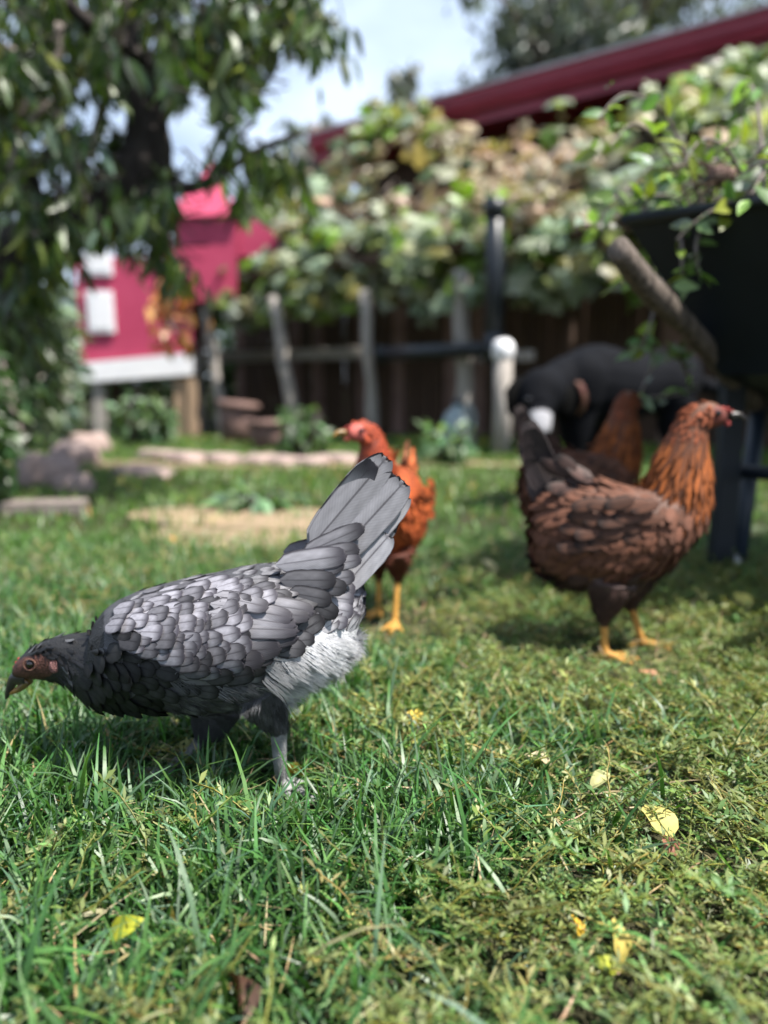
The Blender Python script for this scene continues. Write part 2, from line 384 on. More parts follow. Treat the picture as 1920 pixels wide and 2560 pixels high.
# jug
jb = G(1140, 1128); jug = tag(empty('water_jug', jb), 'pale blue-grey plastic jug at the foot of the tall grey post', 'jug')
m = MB(); m.tube([(0, 0, 0), (0, 0, .01), (0, 0, .2), (0, 0, .24), (.01, 0, .28), (.01, 0, .31)], [(.10, .085), (.11, .09), (.11, .09), (.09, .075), (.04, .04), (.032, .032)], 16); m.build('body', M['jug'], jug, True)
m = MB(); m.tube([(.01, 0, .305), (.01, 0, .335)], .037, 12); m.build('cap', M['steelblue'], jug, True)
m = MB(); m.tube(smooth_path([(.02, 0, .29), (.09, 0, .29), (.12, 0, .22), (.105, 0, .12)], 4), .012, 8); m.build('handle', M['jug'], jug, True)

# clay pots
def pot(u, v, r, h, lab, tilt=0):
    b = G(u, v); e = tag(empty('clay_pot', b), lab, 'pot', 'clay pots under the run')
    m = MB(); m.tube([(0, 0, 0), (tilt*.3, 0, h*.4), (tilt*.8, 0, h*.85)], [r*.7, r*.85, r*.97], 14); m.build('pot_body', M['clay'], e, True)
    m = MB(); m.tube([(tilt*.8, 0, h*.84), (tilt*.8, 0, h*.86), (tilt, 0, h), (tilt, 0, h+.002), (tilt*.95, 0, h*.93)], [r*.97, r*1.1, r*1.12, r*.98, r*.9], 14); m.build('rim', M['clay'], e, True)
pot(590, 1110, .14, .31, 'taller clay pot between the leaning grey posts', .03); pot(672, 1125, .14, .2, 'low wide clay pot right of the taller one')

# ------------------------------------------------------------------ pink playhouse
py = G(240, 1090).y
ph = tag(empty('playhouse', (P(340, 950, py).x, py, 0), R(4)), 'pink wooden playhouse on legs with white windows and a pointed tower', 'playhouse')
def pl_(u, v): q = P(u, v, py); return q.x - ph.location.x, q.z
def prism(pts, y0, y1):
    k = len(pts); v = [(x, y0, z) for x, z in pts] + [(x, y1, z) for x, z in pts]
    return v, [tuple(range(k)), tuple(range(k, 2*k))[::-1]] + [(i, k+i, k+(i+1) % k, (i+1) % k) for i in range(k)]
def part(name, pts, y0, y1, mat, parent=ph): return MB().add(*prism(pts, y0, y1)).build(name, M[mat], parent)
part('wall', [pl_(206, 906), pl_(478, 880), pl_(472, 640), pl_(192, 645)], 0, .75, 'pink')
part('base_board', [pl_(208, 956), pl_(480, 936), pl_(478, 882), pl_(205, 908)], -.035, .72, 'white')
for a in ((222, 728, 290, 832), (218, 632, 284, 690)):
    m = MB(); fw = pl_(a[0], a[1]); bw = pl_(a[2], a[3])
    wf = part('window', [(fw[0], bw[1]), (bw[0], bw[1]), (bw[0]-.006, fw[1]), (fw[0]-.01, fw[1])], -.03, .0, 'white')
    wi = .03; part('pane', [(fw[0]+wi, bw[1]+wi), (bw[0]-wi, bw[1]+wi), (bw[0]-wi, fw[1]-wi), (fw[0]+wi, fw[1]-wi)], -.036, -.031, 'white', wf)
part('tower', [pl_(430, 762), pl_(590, 742), pl_(590, 530), pl_(430, 540)], -.06, .62, 'pink')
ap = pl_(512, 405); a, b = pl_(420, 548), pl_(602, 538)
MB().add([(a[0], -.12, a[1]), (b[0], -.12, b[1]), (b[0], .7, b[1]), (a[0], .7, a[1]), (ap[0]-.03, .2, ap[1]), (ap[0]+.03, .2, ap[1]), (ap[0]+.03, .26, ap[1]), (ap[0]-.03, .26, ap[1])],
         [(0, 3, 2, 1), (0, 1, 5, 4), (1, 2, 6, 5), (2, 3, 7, 6), (3, 0, 4, 7), (4, 5, 6, 7)]).build('tower_roof', M['pink'], ph)
part('side_gable', [pl_(592, 640), pl_(700, 632), pl_(698, 590), pl_(634, 545), pl_(592, 575)], -.02, .6, 'pink')
part('finial', [(ap[0]-.02, ap[1]-.02), (ap[0]+.02, ap[1]-.02), (ap[0]+.012, ap[1]+.14), (ap[0]-.012, ap[1]+.14)], .21, .25, 'pink')
for u, v0, wd, mt, yy in ((245, 958, .05, 'wood', .05), (452, 945, .07, 'woodwarm', .05), (478, 945, .04, 'woodwarm', .02), (300, 955, .045, 'wood', .6), (440, 945, .045, 'wood', .6), (268, 955, .04, 'wooddark', .3)):
    x, z = pl_(u, v0); m = MB(); m.box((x, yy, z/2-.02), (wd*2, .09, z+.04), None, .006); m.build('leg', M[mt], ph, rough=.004)

# ------------------------------------------------------------------ stones, plank
def stone(name, u, v, size, lab, mat='stone', sd=0, lift=.3, rz=0, group=None, cat='stone'):
    b = G(u, v); n = 14; me = bpy.data.meshes.new(name); V = []; F = []
    rings = 9
    for i in range(rings):
        th = math.pi*i/(rings-1)
        for k in range(n):
            a = 2*math.pi*k/n
            d = Vector((math.sin(th)*math.cos(a), math.sin(th)*math.sin(a), math.cos(th)))
            d = Vector([math.copysign(abs(q)**.6, q) for q in d])
            d *= 1 + .22*noise.noise(d*1.3 + Vector((sd*3.1, 0, 0))) + .08*noise.noise(d*4+Vector((0, sd, 0)))
            V.append((d.x*size[0]/2, d.y*size[1]/2, d.z*size[2]/2))
    for i in range(rings-1):
        for k in range(n): F.append((i*n+k, (i+1)*n+k, (i+1)*n+(k+1) % n, i*n+(k+1) % n))
    me.from_pydata(V, [], F); me.materials.append(M[mat])
    me.polygons.foreach_set('use_smooth', [True]*len(F))
    o = link(name, me); o.location = b + Vector((0, 0, size[2]*lift)); o.rotation_euler = (rnd.uniform(-.1, .1), rnd.uniform(-.12, .12), rz)
    return tag(o, lab, cat, group)
gr = 'pinkish rubble at the left edge'
stone('rubble_block', 120, 1215, (.28, .22, .17), 'large pinkish rubble block nearest the shrub', sd=1, rz=.3, group=gr)
stone('rubble_block', 190, 1165, (.26, .2, .16), 'pinkish rubble block leaning behind the large one', sd=2, rz=-.4, group=gr)
stone('rubble_block', 225, 1135, (.26, .2, .17), 'rounded rubble block farthest back in the heap', sd=3, rz=.8, group=gr)
stone('rubble_block', 185, 1235, (.16, .14, .10), 'small rubble chunk in front of the heap', sd=4, rz=.1, group=gr)
stone('rubble_block', 85, 1190, (.16, .14, .14), 'small rubble chunk left of the heap', sd=5, rz=1.0, group=gr)
stone('flat_stone', 365, 1192, (.28, .2, .06), 'flat pale slab lying alone in the lawn', sd=6, rz=.1)
ge = 'edging stones along the run'
for i, (u, v, sz, lab) in enumerate(((395, 1150, .40, 'orange tinted edging slab under the playhouse'), (470, 1158, .36, 'pale edging slab right of the playhouse leg'),
        (560, 1160, .30, 'edging stone below the leaning left post'), (640, 1163, .34, 'edging stone before the clay pots'),
        (710, 1166, .28, 'edging stone right of the clay pots'), (775, 1168, .30, 'edging stone left of the red hen'), (850, 1160, .34, 'low edging stone behind the red hen head'))):
    stone('edging_stone', u, v, (sz*.72, .17, .075), lab, sd=10+i, rz=FANG+.1*rnd.random(), group=ge)
pb = G(112, 1288); pk = tag(empty('plank', pb, R(6)), 'short weathered plank lying at the left edge of the lawn', 'plank')
m = MB(); m.box((0, 0, .028), (.27, .1, .045), None, .004); m.build('board', M['twig'], pk, rough=.003)

# ------------------------------------------------------------------ wheelbarrow
TIP = P(1545, 622, 1.40); WA = Vector((.646, .763, 0)).normalized(); WB = Vector((WA.y, -WA.x, 0))
END = P(1862, 985, 1.95)
wb = tag(empty('wheelbarrow', (TIP.x, TIP.y, 0)), 'dark navy wheelbarrow with a weathered wooden handle, heaped with weeds', 'wheelbarrow')
wl = wb.location
def wp(s, b, z): return WA*s + WB*b + Vector((0, 0, z))
def handle(off):
    a = TIP - wl + off; b = END - wl + off; d = b-a; m = MB(); pts = []; rad = []
    for i in range(-1, 30):
        t = i/20
        p = a + d*t + Vector((0, 0, -.006*math.sin(t*9))) ; pts.append(p)
        r = .022 + .003*math.sin(t*7) + .004*math.exp(-((t-.55)/.05)**2) + .002*noise.noise(Vector((t*20, 0, off.x)))
        if i == -1: r *= .55
        if i == 0: r *= 1.05
        rad.append((r*.92, r*1.06))
    pts[0] = a - d*.010
    m.tube(pts, rad, 12); return m.build('handle', M['log'], wb, True, rough=.0045, seed=3)
handle(Vector((0, 0, 0))); handle(WB*.56)
# tray: tapered open box with thick walls and a rolled rim
def tray():
    def ring(s0, s1, b0, b1, z0, z1): return [wp(s0, b0, z0), wp(s1, b0, z1), wp(s1, b1, z1), wp(s0, b1, z0)]
    top = ring(.27, 1.16, -.11, .62, .765, .72); bot = ring(.50, 1.0, .02, .50, .46, .38)
    ti = ring(.285, 1.145, -.095, .605, .765, .72); bi = ring(.51, .99, .03, .49, .47, .39)
    v = top+bot+ti+bi; f = []
    for i in range(4):
        j = (i+1) % 4; f += [(i, j, 4+j, 4+i), (8+j, 8+i, 12+i, 12+j), (j, i, 8+i, 8+j)]
    f += [(4, 5, 6, 7), (15, 14, 13, 12)]
    MB().add(v, f).build('tray', M['navy'], wb)
    m = MB(); m.tube([p for p in top]+[top[0]], .011, 8); m.build('rim', M['navy'], wb, True)
tray()
LEGF = G(1795, 1424) - wl
for off in (0, 1):
    o = WB*.5*off
    m = MB(); m.box(LEGF + o + Vector((.005, 0, .235)), (.062, .03, .47), Matrix.Rotation(.3, 3, 'Z'), .006); m.build('leg', M['navy'], wb)
    a = P(1900, 1000, 2.02) - wl + o; b = G(1842, 1420) - wl + o
    m = MB(); m.tube([a, (a+b)/2, b + Vector((0, 0, .02))], .021, 10); m.build('leg_brace', M['steelblue'], wb, True)
    m = MB(); m.tube([b + Vector((-.005, 0, .035)), b + Vector((-.008, 0, -.002))], .016, 10); m.build('foot_tip', M['white'], wb, True)
a = LEGF + Vector((.03, .02, .235)); m = MB(); m.tube([a, a + WB*.5], .017, 8); m.build('cross_bar', M['navy'], wb, True)
m = MB(); c0 = wp(1.38, .28, .19)
for k in range(25):
    pass
ringp = [c0 + WA*(.155*math.cos(2*math.pi*k/24)) + Vector((0, 0, .155*math.sin(2*math.pi*k/24))) for k in range(25)]
m.tube(ringp, .035, 10, False); m.build('tyre', M['black'], wb, True)
m = MB(); m.tube([c0 - WB*.04, c0 + WB*.04], [.11, .11], 18); m.build('wheel_hub', M['steelblue'], wb, True)
for b in (.05, .51):
    m = MB(); m.tube([wp(.9, b, .40), wp(1.38, b*.5+.14, .19)], .02, 8); m.build('fork', M['navy'], wb, True)

# ------------------------------------------------------------------ leaf shapes
def leaf_lance(L=1.0, W=.26, droop=.25, n=5, fold=.25):
    v = []; f = []
    for i in range(n+1):
        t = i/n; wd = W/2*math.sin(math.pi*min(1, t*.96+.02)**.8)**.9 if 0 < i < n else .012
        z = -droop*t*t
        v += [(-wd, t*L, z+fold*wd), (0, t*L, z), (wd, t*L, z+fold*wd)]
    for i in range(n):
        a = i*3; f += [(a, a+1, a+4, a+3), (a+1, a+2, a+5, a+4)]
    return np.array(v), np.array(f)
def leaf_lobed(n=20, seed=0, deep=.22):
    v = [(0, .12, .03)]; f = []
    for ringr in (.55, 1.0):
        for k in range(n):
            a = -math.pi/2 + 2*math.pi*(k+.5)/n
            r = .5*(1 + deep*math.cos(5*(a-math.pi/2)) + .05*math.cos(11*a+seed))
            notch = max(0, math.cos(a+math.pi/2)-.82)*2.2; r *= (1-notch)
            z = .10*math.sin(3*a+seed)*ringr**2 - .16*ringr**2 + .05*math.sin(7*a+seed)*ringr
            v.append((r*ringr*math.cos(a), .12 + r*ringr*math.sin(a), z))
    for k in range(n):
        j = (k+1) % n; f += [(0, 1+k, 1+j), (1+k, 1+n+k, 1+n+j), (1+k, 1+n+j, 1+j)]
    return np.array(v), np.array(f)
def frames(dirs, nrms):
    d = dirs/np.linalg.norm(dirs, axis=1, keepdims=True)
    n = nrms - d*np.sum(nrms*d, 1, keepdims=True); n /= np.linalg.norm(n, axis=1, keepdims=True)+1e-9
    x = np.cross(d, n); return np.stack([x, d, n], axis=2)
def jitter_cols(base, N_, amt=.25, hue=.12):
    base = np.asarray(base, float); base = np.broadcast_to(base, (N_, 3)) if base.ndim == 1 else base
    c = base*np.exp(rng.normal(0, amt, (N_, 1)))*np.exp(rng.normal(0, hue, (N_, 3))*np.array([1, .5, .8]))
    return np.clip(c, .003, .8)
def leaf_cloud(name, tmpl, pos, dirs, nrms, size, cols, mat, parent, kind='stuff'):
    Mx = frames(dirs, nrms)*np.asarray(size)[:, None, None]
    V, F = inst(tmpl[0], tmpl[1], Mx, pos)
    o = link(name, np_mesh(name, V, F, mat, np.repeat(cols, len(tmpl[0]), 0)), parent)
    if kind: o['kind'] = kind
    return o
LANCE = leaf_lance(); OVATE = leaf_lance(W=.5, droop=.2, n=4); BROAD = [leaf_lobed(seed=i) for i in range(3)]

# ------------------------------------------------------------------ fruit tree on the left
tb = Vector((-2.25, 3.5, 0))
tree = tag(empty('fruit_tree', tb), 'leaning dark trunked fruit tree with drooping leaves at the upper left', 'tree')
tl = lambda p: Vector(p) - tb
trunk_path = [tuple(tb)+(.15,), tuple(P(-190, 900, 3.45))+(.13,), tuple(P(-20, 690, 3.35))+(.115,), tuple(P(200, 545, 3.3))+(.105,), tuple(P(350, 430, 3.25))+(.105,), tuple(P(368, 300, 3.25))+(.08,), tuple(P(320, 130, 3.25))+(.085,), tuple(P(255, -60, 3.25))+(.075,), tuple(P(170, -320, 3.3))+(.05,)]
sp_ = smooth_path(trunk_path, 5)
m = MB(); m.tube([tl(q[:3]) for q in sp_], [float(q[3]) for q in sp_], 14); m.build('trunk', M['bark'], tree, True, rough=.02, seed=2)
def limb(pts, r0, r1, mat='bark', name='branch'):
    q = smooth_path([tuple(p) for p in pts], 5); n_ = len(q); m = MB()
    m.tube([tl(x) for x in q], [r0+(r1-r0)*i/(n_-1) for i in range(n_)], 8); return m.build(name, M[mat], tree, True, rough=.006, seed=5)
limb([P(365, 330, 3.25), P(520, 120, 3.4), P(700, -60, 3.4), P(900, -250, 3.5)], .05, .015)
limb([P(100, 600, 3.3), P(40, 350, 3.5), P(-120, 100, 3.6)], .06, .02)
limb([P(345, 440, 3.25), P(480, 470, 3.4), P(640, 380, 3.5), P(760, 330, 3.5)], .035, .008)
limb([P(340, 150, 3.2), P(200, 40, 3.0), P(40, -120, 2.9)], .04, .012)
for pts, r in (([P(240, 20, 2.95), P(272, 110, 2.95), P(265, 190, 2.95), P(300, 250, 3.0)], .017), ([P(150, 60, 2.9), P(138, 180, 2.9), P(140, 290, 2.9), P(185, 380, 2.9), P(215, 510, 2.9)], .016),
               ([P(180, 220, 2.9), P(70, 310, 2.9), P(25, 430, 2.9)], .014), ([P(-20, 110, 2.95), P(60, 140, 2.95), P(120, 190, 2.95)], .014), ([P(90, 200, 3), P(55, 290, 3), P(50, 380, 3)], .01),
               ([P(260, 130, 2.98), P(270, 210, 2.98), P(235, 330, 3), P(230, 400, 3)], .012)):
    limb(pts, r, r*.6, 'twig', 'bare_twig')
GAPS = [(335, 118, 52, 50), (492, 28, 34, 34), (480, 320, 88, 62), (500, 235, 26, 60), (98, 468, 42, 38), (700, 240, 60, 40), (620, 330, 34, 55), (385, 310, 28, 48), (240, 505, 40, 24), (190, 225, 40, 26), (132, 168, 16, 16), (90, 345, 24, 30), (15, 570, 20, 28), (126, 612, 34, 26), (620, 0, 26, 22), (720, 210, 90, 60), (690, 330, 90, 70), (255, 665, 60, 45), (258, 780, 62, 75), (505, 570, 72, 135), (630, 590, 60, 40)]
def in_gap(u, v):
    return any(((u-a)/c)**2 + ((v-b)/d)**2 < 1 for a, b, c, d in GAPS)
regions = [(300, 60, 360, 170, 90), (640, 90, 175, 170, 60), (70, 300, 120, 230, 42), (560, 250, 110, 130, 30), (80, 560, 150, 90, 28), (310, 520, 140, 45, 18), (280, 600, 120, 60, 12), (250, 400, 120, 90, 14), (690, 400, 60, 60, 8), (30, 740, 90, 140, 26),
           (200, -300, 700, 260, 110), (-350, 150, 300, 400, 70), (460, 620, 50, 70, 6), (585, 480, 40, 50, 5), (450, 470, 40, 40, 5)]
pos = []; dirs = []; tips = []
for cu, cv, ru, rv, n_ in regions:
    for _ in range(n_):
        for _t in range(30):
            a = rnd.uniform(0, 6.28); r = math.sqrt(rnd.random()); u, v = cu+ru*r*math.cos(a), cv+rv*r*math.sin(a)
            if not in_gap(u, v): break
        Y = rnd.uniform(2.75, 3.9); c = P(u, v, Y); ax = Vector((rnd.uniform(-1, 1), rnd.uniform(-1, 1), rnd.uniform(-.8, .1))).normalized()
        tips.append((c, ax))
        for k in range(rnd.randint(9, 17)):
            p = c + ax*rnd.uniform(-.13, .13) + Vector((rnd.gauss(0, .03), rnd.gauss(0, .03), rnd.gauss(0, .03)))
            if in_gap(*proj(p + Vector((0, 0, -.05)))): continue
            d = Vector((rnd.gauss(0, .45), rnd.gauss(0, .45), -1)) + ax*.4
            pos.append(p); dirs.append(d)
pos = np.array([tuple(tl(p)) for p in pos]); dirs = np.array([tuple(d) for d in dirs]); n_ = len(pos)
cl = jitter_cols((.050, .085, .022), n_, .38, .12); k_ = rng.random(n_)
cl[k_ < .10] = jitter_cols((.16, .19, .03), n_, .25)[k_ < .10]; cl[(k_ > .80)] = jitter_cols((.10, .135, .095), n_, .25)[k_ > .80]
leaf_cloud('crown', LANCE, pos, dirs, rng.normal(0, 1, (n_, 3)) + np.array([.2, -.3, .3]), rng.uniform(.075, .13, n_), cl, M['leaf'], tree)
V = []; F = []
for c, ax in tips:
    v, f = tube([tl(c-ax*.16), tl(c), tl(c+ax*.15)], [.005, .004, .002], 4, False); b = len(V); V += v; F += [tuple(i+b for i in q) for q in f]
me = bpy.data.meshes.new('twigs'); me.from_pydata([tuple(q) for q in V], [], F); me.materials.append(M['bark']); o = link('twigs', me, tree); o['kind'] = 'stuff'

# ------------------------------------------------------------------ shrubs and hedge
def bush(name, c, size, n_, base, lab, cat, leaf=OVATE, ls=(.05, .09), group=None, seed=0, stems=5, frm=.35):
    e = tag(empty(name, (c.x, c.y, 0)), lab, cat, group)
    m = MB()
    for k in range(stems):
        a = rnd.uniform(0, 6.28); m.tube([(0, 0, -.02), (size[0]*.25*math.cos(a), size[1]*.25*math.sin(a), size[2]*.5), (size[0]*.42*math.cos(a), size[1]*.42*math.sin(a), size[2]*.9)], [.03, .02, .006], 6)
    m.build('stems', M['bark'], e, True)
    u = rng.normal(0, 1, (n_, 3)); u /= np.linalg.norm(u, axis=1, keepdims=True); r = rng.random(n_)**frm
    lump = np.array([1 + .3*noise.noise(Vector(q)*2.3 + Vector((seed*5.7, 0, 0))) + .15*noise.noise(Vector(q)*6) for q in u])
    p = u*(r*lump)[:, None]*np.array(size)/2 + np.array([0, 0, size[2]*.52]); p[:, 2] = np.maximum(p[:, 2], .03)
    d = u*.6 + rng.normal(0, .5, (n_, 3)) + np.array([0, 0, -.5])
    leaf_cloud('crown', leaf, p, d, rng.normal(0, .6, (n_, 3)) + np.array([.2, -.2, .9]), rng.uniform(*ls, n_), jitter_cols(base, n_, .35, .13), M['leaf'], e)
    return e
bush('shrub', G(-40, 1290)+Vector((-.15, 0, 0)), (.55, .5, .6), 900, (.035, .075, .02), 'dark low shrub at the left edge behind the plank', 'shrub', ls=(.05, .09), seed=1)
bush('shrub', P(45, 1000, 5.2), (.62, .7, 1.5), 1000, (.06, .10, .045), 'tall leafy shrub left of the pink playhouse', 'shrub', leaf=LANCE, ls=(.1, .18), seed=2)
bush('shrub', P(152, 900, 5.6), (.26, .3, 1.0), 260, (.17, .23, .18), 'pale grey-green shrub touching the playhouse', 'shrub', ls=(.08, .14), seed=3)
for i, (u, Y, sx, h, lab) in enumerate(((-330, 8.6, 2.4, 2.2, 'hedge bush farthest left behind the fruit tree'), (60, 8.8, 2.0, 1.75, 'hedge bush behind the tall leafy shrub'), (330, 8.9, 1.7, 1.5, 'hedge bush directly behind the playhouse legs'),
                                        (560, 9.3, 1.6, 1.5, 'hedge bush behind the playhouse tower'), (700, 10.2, 1.6, 1.9, 'hedge bush at the far end of the run'))):
    bush('hedge_bush', P(u, 1000, Y), (sx, 1.4, h), 1500, (.045, .085, .03), lab, 'bush', ls=(.09, .16), group='hedge behind the playhouse', seed=20+i)
for i, (u, v, h, lab) in enumerate(((395, 1118, .22, 'leafy plant under the playhouse beside the warm leg'), (330, 1118, .20, 'leafy plant under the middle of the playhouse'), (755, 1150, .2, 'pale leafy plant at the foot of the leaning post'), (1115, 1165, .14, 'small green plant before the water jug'), (640, 1272, .04, 'low green clover tuft in the lawn'))):
    bush('small_plant', G(u, v), (.28, .25, h*1.6), 120, (.10, .17, .08), lab, 'plant', ls=(.05, .10), seed=40+i, stems=3)

# leaning stick at left
m = MB(); m.tube([P(10, 900, 4.6), P(25, 1000, 4.6), P(48, 1090, 4.6), P(52, 1180, 4.6)], [.022, .026, .026, .03], 8)
tag(m.build('stick', M['twig'], None, True, rough=.006), 'pale leaning stick at the left edge among the leaves', 'stick')

# ------------------------------------------------------------------ vine over the run
vine = tag(empty('vine', fp(0, .3, 0)), 'broad leaved vine with a dried patch sprawling over the run roof', 'vine')
vl = vine.location
m = MB()
for k in range(12):
    s = -2.6 + k*.5; a = rnd.uniform(-.5, .5)
    m.tube(smooth_path([fp(s, .05, 1.0)-vl, fp(s+a*.3, .1, 1.36)-vl, fp(s+a, .5, 1.75)-vl, fp(s+a*1.5, .95, 2.15)-vl], 4), .012, 6)
m.build('stems', M['twig'], vine, True)
SB, SR = s_at(960, .8), s_at(1560, .8)
def vine_pt():
    s = rnd.uniform(-3.6, 3.55); k = rnd.random()
    if k < .42:      # front drape
        n = (.10 if rnd.random() < .86 else -.17) + rnd.gauss(0, .05); z = rnd.uniform(1.0, 1.55) + .10*noise.noise(Vector((s*1.6, 0, 4)))
        nr = Vector((-FN.x, -FN.y, .55))
    else:            # sloping top
        n = rnd.uniform(-.05, 1.2); z = 1.45 + .70*n + .22*noise.noise(Vector((s*1.1, n*2, 1))) + rnd.gauss(0, .06)
        z += (.55*math.exp(-((s-SB)/.6)**2) + (.18 if s < SR else 0))*min(1, max(0, n/.7))
        nr = Vector((-FN.x*.6, -FN.y*.6, .9))
    return s, n, z, nr
vp = []; vd = []; vn = []; vc = []
for _ in range(2600):
    s, n, z, nr = vine_pt(); p = fp(s, n, z); u, v = proj(p)
    k = rnd.random(); dry = math.exp(-((u-1250)/230)**2 - ((v-320)/110)**2) + .85*math.exp(-((u-1330)/130)**2 - ((v-460)/100)**2) + .8*math.exp(-((u-1000)/170)**2 - ((v-440)/80)**2) + (.10 if v < 520 else .02)
    lime = math.exp(-((u-1080)/130)**2 - ((v-320)/60)**2) + math.exp(-((u-1650)/140)**2 - ((v-190)/80)**2)
    if k < dry*.85: c = (.29, .235, .135) if rnd.random() < .72 else (.35, .25, .18)
    elif k < dry*.85 + lime*.6: c = (.17, .21, .03)
    elif rnd.random() < .13: c = (.15, .25, .03)
    elif rnd.random() < .62: c = (.25, .295, .21)
    elif rnd.random() < .4: c = (.19, .19, .06)
    else: c = (.105, .155, .06)
    vp.append(p-vl); vn.append(nr + Vector((rnd.gauss(0, .45), rnd.gauss(0, .45), rnd.gauss(0, .35))))
    vd.append(Vector((rnd.gauss(0, .7), rnd.gauss(0, .7), -.6)) - FN*.3); vc.append(c)
vs = np.clip(rng.lognormal(-1.95, .28, len(vp)), .07, .26); vcol = jitter_cols(np.array(vc), len(vp), .22, .08)
order = sorted(range(len(vp)), key=lambda i: -vs[i]*(1 if vn[i].y < 0 else .8)*(1.2 if 700 < proj(vp[i]+vl)[0] < 1900 else .1)*(1.3 if (vp[i]+vl-F0).dot(FN) < .25 else 1))
big = order[:280]; rest = order[280:]
VM = [np_mesh('vine_leaf', t[0], t[1], M['leafobj']) for t in BROAD]
fr = frames(np.array([tuple(d) for d in vd]), np.array([tuple(d) for d in vn]))
for i in big:
    mt = Matrix([[*(fr[i][r]*vs[i]), vp[i][r]] for r in range(3)] + [[0, 0, 0, 1]])
    o = link('leaf', VM[i % 3], vine, mt); o.color = (*vcol[i], 1)
r_ = np.array(rest)
leaf_cloud('leaves', BROAD[0], np.array([tuple(vp[i]) for i in rest]), np.array([tuple(vd[i]) for i in rest]), np.array([tuple(vn[i]) for i in rest]), vs[r_], vcol[r_], M['leaf'], vine)
# dry tendrils in the dead patch
m = MB()
for k in range(60):
    s = s_at(rnd.uniform(1050, 1480), .6); n = rnd.uniform(.1, .85); z = 1.45+.70*n+rnd.uniform(-.05, .08); p = fp(s, n, z)-vl
    q = [p + Vector((rnd.gauss(0, .10), rnd.gauss(0, .10), rnd.gauss(-.03, .05)))*j*.7 for j in range(4)]
    m.tube(smooth_path(q, 3), .004, 4)
m.build('dry_tendrils', M['woodwarm'], vine, True)['kind'] = 'stuff'
# orange withered leaves by the playhouse
wv = tag(empty('withered_vine', P(430, 1000, 6.2)), 'hanging stem of orange withered leaves in front of the playhouse', 'vine')
n_ = 70; pts = [P(rnd.gauss(425, 34), rnd.uniform(690, 870), 6.2+rnd.gauss(0, .06)) - wv.location for _ in range(n_)]
leaf_cloud('leaves', OVATE, np.array([tuple(p) for p in pts]), rng.normal(0, .5, (n_, 3))+np.array([0, 0, -1]), rng.normal(0, 1, (n_, 3))+np.array([0, -.5, .3]), rng.uniform(.07, .15, n_), jitter_cols((.34, .15, .05), n_, .3), M['leaf'], wv)
m = MB(); m.tube(smooth_path([P(405, 600, 6.2)-wv.location, P(440, 720, 6.2)-wv.location, P(420, 800, 6.2)-wv.location, P(470, 860, 6.2)-wv.location], 4), .012, 6); m.build('stem', M['twig'], wv, True)

# ------------------------------------------------------------------ distant grey-green trees beyond the shed
def far_tree(u, v, Y, rad, n_, lab):
    c = P(u, v, Y); e = tag(empty('gum_tree', (c.x, c.y, 0)), lab, 'tree', 'grey-green trees beyond the shed')
    m = MB(); m.tube(smooth_path([(0, 0, -.1), (.1, 0, c.z*.5), (-.05, 0, c.z*.8), (.1, 0, c.z+rad*.6)], 4), [.3-.2*i/12 for i in range(13)], 10)
    for k in range(7):
        a = rnd.uniform(0, 6.28); z = c.z*rnd.uniform(.6, .95)
        m.tube([(0, 0, z), (rad*.45*math.cos(a), rad*.45*math.sin(a), z+rad*.3), (rad*.85*math.cos(a), rad*.85*math.sin(a), z+rad*.5)], [.1, .06, .02], 6)
    m.build('trunk', M['twig'], e, True)
    cc = [Vector((rnd.gauss(0, .45), rnd.gauss(0, .45), rnd.gauss(0, .4)))*rad + Vector((0, 0, c.z)) for _ in range(26)]
    pi = rng.integers(0, 26, n_); base = np.array([tuple(q) for q in cc])[pi]
    p = base + rng.normal(0, .16*rad, (n_, 3))
    leaf_cloud('crown', LANCE, p, rng.normal(0, .5, (n_, 3))+np.array([0, 0, -1]), rng.normal(0, 1, (n_, 3)), rng.uniform(.22, .38, n_), jitter_cols((.085, .105, .085), n_, .3, .08), M['leaf'], e)
far_tree(1370, 60, 15, 1.7, 2600, 'grey-green tree above the middle of the red eaves'); far_tree(1600, -60, 16, 2.6, 3600, 'larger grey-green tree rising behind the high end of the red eaves')
far_tree(1015, 205, 17, .38, 110, 'small wispy treetop left of the red eaves'); far_tree(775, 360, 13, .45, 220, 'bushy treetop where the red eaves end')

# ------------------------------------------------------------------ weeds heaped in the barrow
wh = tag(empty('weed_heap', wl + wp(.6, .25, .5)), 'heap of pulled green weeds spilling over the wheelbarrow rim', 'weeds')
hl = wh.location; m = MB(); LV = []
def spray(pts, nl, size, spread=.03):
    q = [Vector(x) for x in smooth_path([tuple(p) for p in pts], 6)]; m.tube([x-hl for x in q], [.005*(1-.7*i/len(q)) for i in range(len(q))], 5, False)
    for k in range(nl):
        i = rnd.randint(2, len(q)-1); t = (q[i]-q[i-1]).normalized()
        d = t*.5 + Vector((rnd.gauss(0, .8), rnd.gauss(0, .8), rnd.gauss(0, .6)))
        LV.append((q[i]-hl+Vector((rnd.gauss(0, spread), rnd.gauss(0, spread), rnd.gauss(0, spread)))*.5, d, rnd.uniform(*size)))
for k in range(170):
    s, b = rnd.uniform(.34, 1.1), .62*rnd.random()**1.5-.02; p = wl + wp(s, b, rnd.uniform(.66, .8)); a = rnd.uniform(0, 6.28)
    e = p + Vector((.2*math.cos(a), .2*math.sin(a), rnd.uniform(.02, .26)))
    spray([p, (p+e)/2+Vector((0, 0, .06)), e, e+Vector((.06*math.cos(a), .06*math.sin(a), -.05))], 9, (.03, .065))
